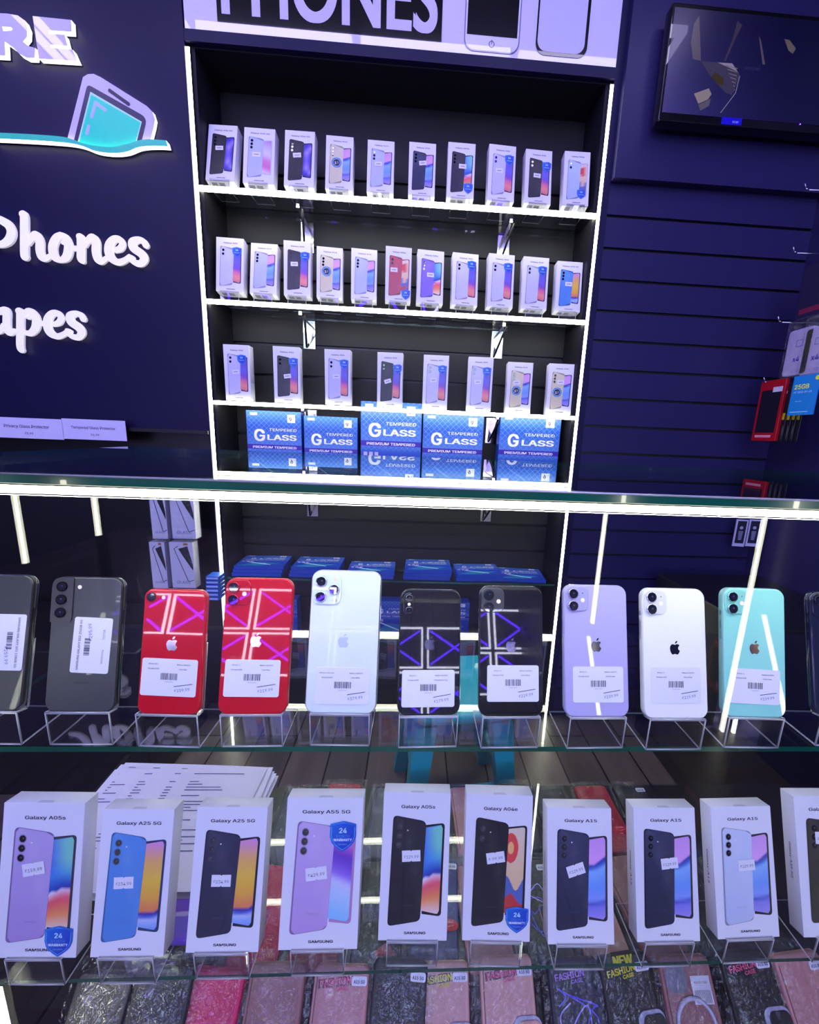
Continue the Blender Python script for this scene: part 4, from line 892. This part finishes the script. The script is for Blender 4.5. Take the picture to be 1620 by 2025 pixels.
# ------------------------------------------------------------------ phone cases in film on the deck
def case_pack(loc, rz, rx, W, H, body, deco, label, group, rim=None):
    root = empty('phone_case_pack', loc, rx, rz); tag(root, label, 'phone case', group)
    def flatten(b):       # built upright, then laid down: (x, y, z) -> (x, z, -y)
        b.v = [(p[0], p[2], -p[1]) for p in b.v]; return b
    T = .013; dk = tuple(int(c*.6) for c in body); kinds = deco.split()
    b = MB(); b.rounded(0, H/2, W, H, .009, -T, 0, .003, 'leather', body, n=5)
    b.face([(x, -T-.0002, z) for x, z in [(-W/2+.004, .012), (-W/2+.006, .012), (-W/2+.006, H-.012), (-W/2+.004, H-.012)]], 'leather', dk)
    if 'stitch' in kinds:
        o = rrect(0, H/2, W-.010, H-.010, .006); o2 = rrect(0, H/2, W-.0115, H-.0115, .0055)
        for i in range(len(o)): j = (i+1) % len(o); b.face([(o[i][0], -T-.0003, o[i][1]), (o[j][0], -T-.0003, o[j][1]), (o2[j][0], -T-.0003, o2[j][1]), (o2[i][0], -T-.0003, o2[i][1])], 'leather', tuple(min(255, int(c*1.35)+18) for c in body))
    flatten(b).build('cover', root)
    if 'clasp' in kinds:
        b = MB(); cz = H*.50
        b.rounded(W/2-.016, cz, .046, .034, .013, -T-.0022, -T-.0002, .0006, 'satin', (176, 174, 205), n=6); b.rounded(W/2-.013, cz, .038, .025, .010, -T-.0042, -T-.0022, .0010, 'leather', body, n=6)
        tag(flatten(b).build('clasp', root), 'rounded magnetic clasp')
    if 'ring' in kinds:
        b = MB(); n = 28; R = .031
        for i in range(n):
            a0, a1 = 2*math.pi*i/n, 2*math.pi*(i+1)/n
            b.bar((R*math.cos(a0), -T-.002, H*.52+R*math.sin(a0)), (R*math.cos(a1), -T-.002, H*.52+R*math.sin(a1)), .0030, 'satin', (205, 203, 228), 6, False)
        tag(flatten(b).build('magnet_ring', root), 'pale ring on the back')
    if 'window' in kinds:
        b = MB(); b.rounded(-W*.22, H*.84, W*.40, H*.20, .010, -T-.0008, -T, .0004, 'satin', (120, 118, 140), n=5); flatten(b).build('camera_cutout', root)
    lab_y = -T-.0006
    for kd in kinds:
        if kd in ('fashionpink', 'fashionyellow', 'fashionviolet'):
            c = {'fashionpink': (232, 60, 130), 'fashionyellow': (226, 214, 40), 'fashionviolet': (160, 110, 220)}[kd]
            b = MB(); b.text('FASHION', -W*.10, H*.90, lab_y-.0002, 'satin', (12, 12, 18), width=W*.60, height=.0125, ang=.10, bold=.07); b.text('FASHION', -W*.10, H*.90, lab_y-.0004, 'satin', c, width=W*.56, height=.0105, ang=.10, bold=.03); b.text('CASE', W*.03, H*.855, lab_y-.0004, 'satin', c, width=W*.22, height=.006, ang=.10, bold=.03)
            tag(flatten(b).build('brand_print', root), 'slanted fashion case lettering')
        if kd == 'new':
            b = MB(); b.poly([(-W*.25, H*.93), (W*.2, H*.93), (W*.2, H*1.03), (-W*.25, H*1.03)], lab_y-.0001, 'satin', (14, 14, 18)); b.text('NEW', -.002, H*.975, lab_y-.0004, 'satin', (226, 214, 40), width=W*.38, bold=.05); flatten(b).build('new_print', root)
        if kd == 'model':
            b = MB(); b.rounded(W*.33, H*.90, W*.28, .011, .003, lab_y-.0006, lab_y-.0002, .0001, 'printed_card', (232, 230, 246), n=3); b.text('A15 5G', W*.33, H*.90, lab_y-.0008, 'printed_card', (30, 40, 120), height=.005, bold=.03); tag(flatten(b).build('model_sticker', root), 'small white model sticker')
        if kd == 'barcode':
            b = MB(); b.poly([(W*.05, H*.66), (W*.42, H*.66), (W*.42, H*.86), (W*.05, H*.86)], lab_y-.0003, 'printed_card', (226, 224, 240))
            x = W*.09
            while x < W*.38: b.poly([(x, H*.67), (x+.0007, H*.67), (x+.0007, H*.76), (x, H*.76)], lab_y-.0004, 'printed_card', (30, 30, 40)); x += .0017
            b.text('A15 5G CASE', W*.235, H*.815, lab_y-.0004, 'printed_card', (30, 30, 40), height=.0035); tag(flatten(b).build('barcode_label', root), 'white barcode label')
        if kd == 'lips':
            b = MB(); o = [(.5*math.cos(a)*.034*(1+.12*math.cos(2*a)), .5*math.sin(a)*.022*(1+.15*math.cos(2*a))) for a in [2*math.pi*i/24 for i in range(24)]]
            b.face([(W*.28+p[0], lab_y-.0004, H*.30+p[1]) for p in o], 'satin', (215, 24, 50)); b.stroke([(W*.28-.011, H*.30), (W*.28, H*.30-.003), (W*.28+.011, H*.30)], .0007, lab_y-.0006, 'satin', (250, 120, 140)); b.text('ORIGINAL', W*.28, H*.30+.005, lab_y-.0006, 'satin', (250, 150, 160), width=.022, bold=.03)
            tag(flatten(b).build('red_sticker', root), 'red lip-shaped sticker')
        if kd == 'diamond':
            b = MB(); b.face([(x, lab_y-.0004, z) for x, z in [(W*.2-.02, H*.1), (W*.2, H*.1-.014), (W*.2+.02, H*.1), (W*.2, H*.1+.014)]], 'satin', (170, 24, 44)); tag(flatten(b).build('red_sticker', root), 'red diamond sticker')
        if kd == 'scribble':
            b = MB(); r_ = random.Random(int(loc[0]*1000)+5)
            for q in range(3):
                pts = catmull([(r_.uniform(-W*.4, W*.4), H*(.2+.6*r_.random())) for _ in range(6)], 5); b.stroke(pts, .0009, lab_y-.0003-.0001*q, 'satin', [(90, 80, 240), (170, 160, 250), (70, 50, 230)][q])
            tag(flatten(b).build('line_print', root), 'violet scribbled line print')
    # crumpled clear film sleeve
    b = MB(); r_ = random.Random(int((loc[0]+3)*977+loc[1]*555)); nx, ny = 10, 18; FW, FH = W+.022, H+.030
    g = [[0]*(ny+1) for _ in range(nx+1)]
    for i in range(nx+1):
        for j in range(ny+1):
            u, v = i/nx, j/ny; edge_ = min(u, 1-u)*FW; hz = T+.002 if edge_ > .011 and .014 < v*FH < FH-.016 else .003
            g[i][j] = ((u-.5)*FW, -.014+v*FH, hz+r_.uniform(0, .0045)+(.002*math.sin(u*9+v*7) if hz > .01 else 0)+.002)
    for i in range(nx):
        for j in range(ny): b.face([g[i][j], g[i+1][j], g[i+1][j+1], g[i][j+1]], 'film', smooth=True)
    tag(b.build('film_sleeve', root), 'crinkled clear film sleeve')
    return root
ROSE, ROSE2, BLK, NAVY, MAG, BRN, RDK, GRY = (208, 142, 146), (224, 166, 162), (18, 20, 26), (26, 28, 54), (220, 14, 92), (158, 104, 106), (180, 24, 44), (86, 90, 100)
PR = 0
rows_ = [
 (.357, .60, [(-.468, BLK, 'clasp lips', 'black'), (-.372, BLK, 'lips', 'plain black'), (-.300, MAG, 'stitch lips', 'magenta'), (-.198, BRN, 'clasp lips', 'brown'), (-.098, ROSE, 'fashionpink model clasp', 'rose with pink lettering'), (-.008, BLK, 'model stitch', 'black'), (.068, ROSE2, 'fashionyellow model clasp', 'rose with yellow lettering'), (.176, ROSE2, 'fashionpink model clasp', 'clasped rose'), (.290, NAVY, 'fashionviolet scribble', 'navy with violet scribbles'), (.382, BLK, 'new fashionyellow model clasp', 'black NEW-printed'), (.480, BRN, 'window ring barcode', 'brown with pale ring'), (.590, BLK, 'fashionpink model clasp', 'black with pink lettering'), (.690, ROSE, 'model clasp', 'rose')], 'front'),
 (.515, .0, [(-.46, BLK, 'clasp', 'black'), (-.352, BLK, 'model', 'plain black'), (-.255, MAG, 'stitch', 'magenta'), (-.150, RDK, 'clasp diamond', 'dark red'), (-.046, BLK, 'clasp diamond', 'black with diamond sticker'), (.056, (60, 70, 130), 'model lips', 'blue'), (.158, ROSE, 'lips', 'rose'), (.262, BLK, 'model scribble', 'black with violet scribbles'), (.366, ROSE2, 'fashionpink', 'rose with pink lettering'), (.470, BRN, 'lips', 'brown'), (.574, BLK, 'new model', 'black NEW-printed'), (.678, BLK, 'clasp stitch', 'stitched black')], 'middle'),
 (.695, .0, [(-.05, GRY, 'clasp', 'grey'), (.055, ROSE2, 'model', 'rose'), (.16, ROSE, 'clasp', 'rose clasped'), (.265, BLK, 'fashionpink', 'black with pink lettering'), (.37, BLK, 'stitch', 'stitched black'), (.475, RDK, 'lips', 'dark red'), (.58, BLK, 'model', 'plain black'), (-.155, RDK, 'clasp', 'dark red clasped'), (-.26, GRY, 'model', 'grey with model sticker')], 'rear')]
nth = ['first', 'second', 'third', 'fourth', 'fifth', 'sixth', 'seventh', 'eighth', 'ninth', 'tenth', 'eleventh', 'twelfth', 'thirteenth']
for y, inc, items, rn in rows_:
    items = sorted(items)
    for i, (x, c, dc, nm) in enumerate(items):
        rz = (-.05 if x < .1 else .04)+.05*math.sin(i*2.3); rx = math.radians(50) if rn == 'front' else math.radians(3)
        z = DECK+.004
        if rn == 'front': yy = .404; z = DECK-.086; 
        else: yy = y+.006*math.sin(i*1.7)
        case_pack((x, yy, z+(.008 if i % 2 else 0)), rz, rx, *((.088, .165) if rn == 'front' else (.084, .162)), c, dc, '%s phone case in film, %s row of the counter deck, %s along' % (nm, rn, nth[i]), 'phone cases on the counter deck')

# ------------------------------------------------------------------ things hanging on the walls
# boxed holders under the sign wall
for r_, (v0, v1) in enumerate(((965, 1066), (1072, 1163))):
    for c_, (u0, u1) in enumerate(((306, 334), (337, 384))):
        y = 1.40; a = atY(u0, v0, y); q = atY(u1, v1, y); W = max(q.x-a.x, .08) if c_ else .052; H = a.z-q.z
        root = empty('accessory_box', ((a.x+q.x)/2 if c_ else q.x-W/2-.002, y, q.z)); tag(root, 'white hanging box with a black phone drawing, %s, %s the sign wall corner' % (('upper row', 'lower row')[r_], ('farther from', 'nearer')[c_]), 'box', 'hanging boxes under the sign wall')
        b = MB(); b.box(-W/2, W/2, 0, .035, 0, H, 'printed_card', (214, 212, 232))
        b.face([(x*W, -.0003, z*H) for x, z in [(-.12, .86), (.28, .92), (.46, .52), (.46, .38), (.06, .70)]], 'satin', (14, 14, 20)); b.stroke([(-.30*W, .86*H), (.22*W, .14*H), (.46*W, .18*H)], .0012, -.0004, 'satin', (40, 40, 60)); b.stroke([(-.30*W, .86*H), (-.12*W, .92*H)], .0012, -.0004, 'satin', (40, 40, 60))
        b.text('GLASS', 0, .14*H, -.0004, 'satin', (150, 148, 190), width=W*.6, bold=.02); b.poly([(.1*W, .94*H), (.3*W, .94*H), (.3*W, .985*H), (.1*W, .985*H)], -.0004, 'satin', (160, 120, 60))
        b.build('carton', root)
        b = MB(); b.box(-W/2-.002, W/2+.002, -.002, .038, -.002, H+.02, 'film'); tag(b.build('film_sleeve', root), 'clear plastic sleeve')
for k in range(6):
    a = atY(425, 1178-8*k, 1.42); b = MB(); b.box(-.022, .022, 0, .05, 0, .0125, 'printed_card', (34, 90, 190)); b.box(-.02, .02, -.0005, 0, .003, .009, 'printed_card', (170, 190, 240)); o = b.build('flat_box'); o.location = (a.x, 1.40, a.z-.01); tag(o, 'thin blue box in the small pile between sign wall and lit unit', 'box', 'pile of thin blue boxes beside the lit unit')
# wire hooks and goods on the side wall at the right
def hook(u, v, x, label):
    t = atX(u, v, x); root = empty('wall_hook', tuple(t)); tag(root, label, 'hook', 'wire hooks on the side wall')
    b = MB(); L = 1.34-x; b.tube([(0, 0, .018), (.006, 0, .004), (.016, 0, 0), (L-.004, 0, .004)], .0022, 'brushed', (190, 190, 205), 6); b.build('wire', root); return t
hooks = [(1590, 375, 1.20, 'empty wire hook, the highest'), (1567, 500, 1.20, 'empty wire hook, above the white blister packs'), (1537, 637, 1.18, 'wire hook reaching out beside the white blister packs'), (1509, 757, 1.18, 'wire hook carrying the red pack'), (1598, 617, 1.24, 'wire hook carrying the white blister packs'), (1556, 742, 1.2, 'wire hook under the white blister packs')]
for h in hooks: hook(*h)
def side_box(name, u0, v0, u1, v1, x, T, fn, label, cat, group=None):
    """goods facing the aisle on a plane x = const, spanning the given extent along y and z"""
    a = atX(u0, v0, x); c = atX(u1, v1, x); ys, ye = c.y, a.y
    W = abs(ye-ys); H = a.z-c.z; H = abs(a.z-atX((u0+u1)/2-14, v1, x).z)
    root = empty(name, (x, (ys+ye)/2, a.z-H), 0, math.radians(-90)); tag(root, label, cat, group); fn(root, W, H, T); return root
def red_pack(root, W, H, T):
    b = MB(); b.rounded(0, H/2, W, H, .003, 0, T, .001, 'plastic', (170, 10, 30), n=3); b.poly([(-W*.40, H*.14), (W*.40, H*.14), (W*.40, H*.84), (-W*.40, H*.84)], -.0003, 'plastic', (24, 18, 34)); b.box(W*.05, W*.42, -.0008, -.0004, H*.80, H*.88, 'printed_card', (210, 205, 225))
    b.poly([(-W*.36, H*.06), (W*.30, H*.06), (W*.30, H*.10), (-W*.36, H*.10)], -.0004, 'plastic', (220, 150, 170)); b.build('card', root)
side_box('cable_pack', 1507, 755, 1532, 872, 1.19, .012, red_pack, 'red carded cable pack on the lowest visible hook of the side wall', 'cable pack')
def blister(root, W, H, T):
    b = MB(); b.rounded(0, H/2, W, H*.98, .012, 0, T, .004, 'satin', (186, 178, 214), n=5); b.stroke([(-W*.1, H*.75), (W*.15, H*.75), (W*.15, H*.62), (-W*.1, H*.62), (-W*.1, H*.75)], .001, -.0004, 'satin', (120, 110, 170)); b.text('x4', 0, H*.38, -.0004, 'satin', (80, 70, 180), width=W*.25, bold=.03); b.text('USB', W*.05, H*.12, -.0004, 'satin', (140, 130, 190), width=W*.3)
    b.build('card', root); b = MB(); b.box(-W/2-.003, W/2+.003, -.004, T+.003, -.003, H+.03, 'film'); b.build('film_sleeve', root)
side_box('charger_pack', 1562, 655, 1592, 745, 1.20, .045, blister, 'white charger blister pack on the side wall, nearer the slatted wall', 'charger pack', 'white blister packs')
side_box('charger_pack', 1596, 650, 1634, 742, 1.20, .045, blister, 'white charger blister pack on the side wall, cut by the picture edge', 'charger pack', 'white blister packs')
def sim(root, W, H, T):
    b = MB(); b.box(-W/2, W/2, 0, T, 0, H, 'printed_card', (10, 130, 205)); b.text('25GB', -W*.12, H*.74, -.0004, 'printed_card', (225, 235, 90), width=W*.55, bold=.03); b.text('of data on us', -W*.05, H*.60, -.0004, 'printed_card', (190, 225, 250), width=W*.7); b.text('free sim', -W*.15, H*.36, -.0004, 'printed_card', (215, 240, 255), width=W*.25); b.stroke([(-W*.4, H*.08), (W*.3, H*.08)], .0012, -.0004, 'printed_card', (150, 205, 240)); b.disc(W*.42, H*.9, W*.08, -.0004, 'printed_card', (225, 220, 60)); b.build('card', root)
for k in range(4):
    side_box('sim_card_pack', 1572+0*k, 745, 1606, 821, 1.155+.008*k, .004, sim, 'bright blue 25GB sim card pack on the side wall, %s' % ['frontmost', 'second from front', 'third from front', 'rearmost'][k], 'sim card', 'blue sim card packs')
def cable(root, W, H, T):
    b = MB(); b.rounded(0, H/2, W, H, .003, 0, T, .001, 'plastic', (20, 18, 30), n=3); b.poly([(-W*.42, H*.40), (W*.42, H*.40), (W*.42, H*.52), (-W*.42, H*.52)], -.0003, 'plastic', (190, 175, 30)); b.box(-W*.3, W*.3, -.0006, -.0002, H*.86, H*.91, 'printed_card', (205, 200, 225)); b.stroke([(0, H*.54), (0, H*.84)], .0008, -.0004, 'plastic', (120, 116, 140)); b.bar((-W*.2, -.004, H*.05), (-W*.2, -.004, H*.3), .0018, 'plastic', (60, 60, 70)); b.bar((W*.2, -.004, H*.05), (W*.2, -.004, H*.3), .0018, 'plastic', (60, 60, 70)); b.build('card', root)
for k in range(4):
    side_box('cable_pack', 1534+10*k, 766, 1545+10*k, 874, 1.20+.004*k, .003, cable, 'thin black cable pack with yellow band, %s behind the blue sim cards' % ['first', 'second', 'third', 'last'][k], 'cable pack', 'black cable packs on the side wall')
def dark(root, W, H, T):
    b = MB(); b.box(-W/2, W/2, 0, T, 0, H, 'plastic', (34, 28, 60)); b.poly([(-W*.4, H*.1), (W*.3, H*.1), (W*.3, H*.2), (-W*.4, H*.2)], -.0004, 'plastic', (120, 30, 60)); b.build('card', root)
side_box('accessory_pack', 1592, 530, 1634, 628, 1.22, .03, dark, 'dark purple accessory pack above the white blister packs', 'accessory pack')
# two small posters hanging low on the slatted wall
for k in range(2):
    a = atY(1470+26*k, 1018+2*k, 1.40); c = atY(1490+26*k, 1084, 1.40); W = .042; H = .105
    root = empty('picture_card', (a.x+W/2, 1.42, c.z), 0, -.15); tag(root, 'white card with a dark figure picture, %s the lit stripe' % ('farther from', 'nearer')[k], 'card', 'picture cards low on the slatted wall')
    b = MB(); b.box(-W/2, W/2, 0, .004, 0, H, 'printed_card', (200, 196, 230)); b.poly([(-W*.38, H*.12), (W*.38, H*.12), (W*.38, H*.95), (-W*.38, H*.95)], -.0003, 'satin', (28, 28, 44)); b.disc(0, H*.70, W*.15, -.0005, 'satin', (170, 170, 195)); b.poly([(-W*.14, H*.24), (W*.14, H*.24), (W*.2, H*.58), (-W*.2, H*.58)], -.0005, 'satin', (120, 120, 150)); b.build('card', root)

# ------------------------------------------------------------------ monitor on the fascia
my = 1.385
tl, bl, br_ = atY(1337, 14, my), atY(1309, 222, my), atY(1592, 246, my)
mw = 1.30-bl.x; mh = tl.z-bl.z
mon = empty('wall_monitor', (bl.x+mw/2, my, bl.z)); tag(mon, 'black monitor showing a dim dark picture, mounted high on the fascia board', 'monitor')
b = MB(); b.bevbox(-mw/2-.008, mw/2+.008, 0, .035, -.022, mh+.012, .003, 'gloss', (10, 10, 14)); b.build('housing', mon)
b = MB(); S = lambda u, v: (lambda q: (q.x-bl.x-mw/2, q.z-bl.z))(atY(1280+u/4.765, v/4.765, my)); yy = -.0006
b.grad([(-mw/2, 0), (mw/2, 0), (mw/2, mh), (-mw/2, mh)], yy, lambda u, v: qz(mixc(mixc((58, 52, 96), (14, 14, 46), u*1.6), (10, 10, 34), v*.6)), 'screen_glow', 14, 10)
gold, gold2 = (120, 108, 90), (84, 76, 74)
for pts, c in (([(440,225),(490,150),(505,575),(430,560),(410,400)], gold2), ([(850,200),(895,240),(830,370),(740,580),(720,575),(800,380)], (56, 50, 58)), ([(1050,340),(1070,380),(1110,610),(1085,610)], gold2), ([(1290,370),(1340,380),(1400,460),(1370,510),(1330,480)], (96, 90, 70)), ([(440,885),(580,835),(605,890),(570,940),(480,980)], (140, 128, 104)), ([(500,580),(660,590),(860,680),(870,720),(800,900),(740,880),(600,730)], (60, 56, 66)), ([(640,680),(720,740),(720,800),(680,810),(600,730)], (130, 112, 90)), ([(655,590),(800,600),(860,690),(780,650)], (140, 134, 130)), ([(480,990),(600,930),(580,1000),(500,1045)], (90, 84, 80))):
    b.face([(S(*p)[0], yy-.0004, S(*p)[1]) for p in pts], 'screen_glow', c)
b.stroke([S(690,1065), S(830,880), S(870,720)], .0012, yy-.0006, 'screen_glow', (130, 124, 120))
for i in range(7): b.stroke([S(740+i*14, 620+i*38), S(850-i*6, 650+i*34)], .0010, yy-.0008, 'screen_glow', (120, 112, 104))
b.text('SAMSUNG', *S(990, 645), yy-.0006, 'screen_glow', (60, 58, 90), width=.05)
b.build('screen', mon)
a = S(800, 1110); b = MB(); b.box(a[0]-.032, a[0]+.032, -.0012, -.0004, -.018, .001, 'satin', (30, 20, 190)); b.text('acer', a[0]+.012, -.008, -.0016, 'satin', (150, 150, 240), width=.020, bold=.02); tag(b.build('maker_sticker', mon), 'small blue sticker on the lower bezel')
b = MB(); b.disc(*S(1440, 1172), .0016, -.0012, 'tube_blue_light', (255,)*3, 10); tag(b.build('power_light', mon), 'tiny violet power light')
b = MB(); b.box(-.06, .06, .035, D-.03-my, mh*.3, mh*.7, 'black_body'); b.build('wall_mount', mon)
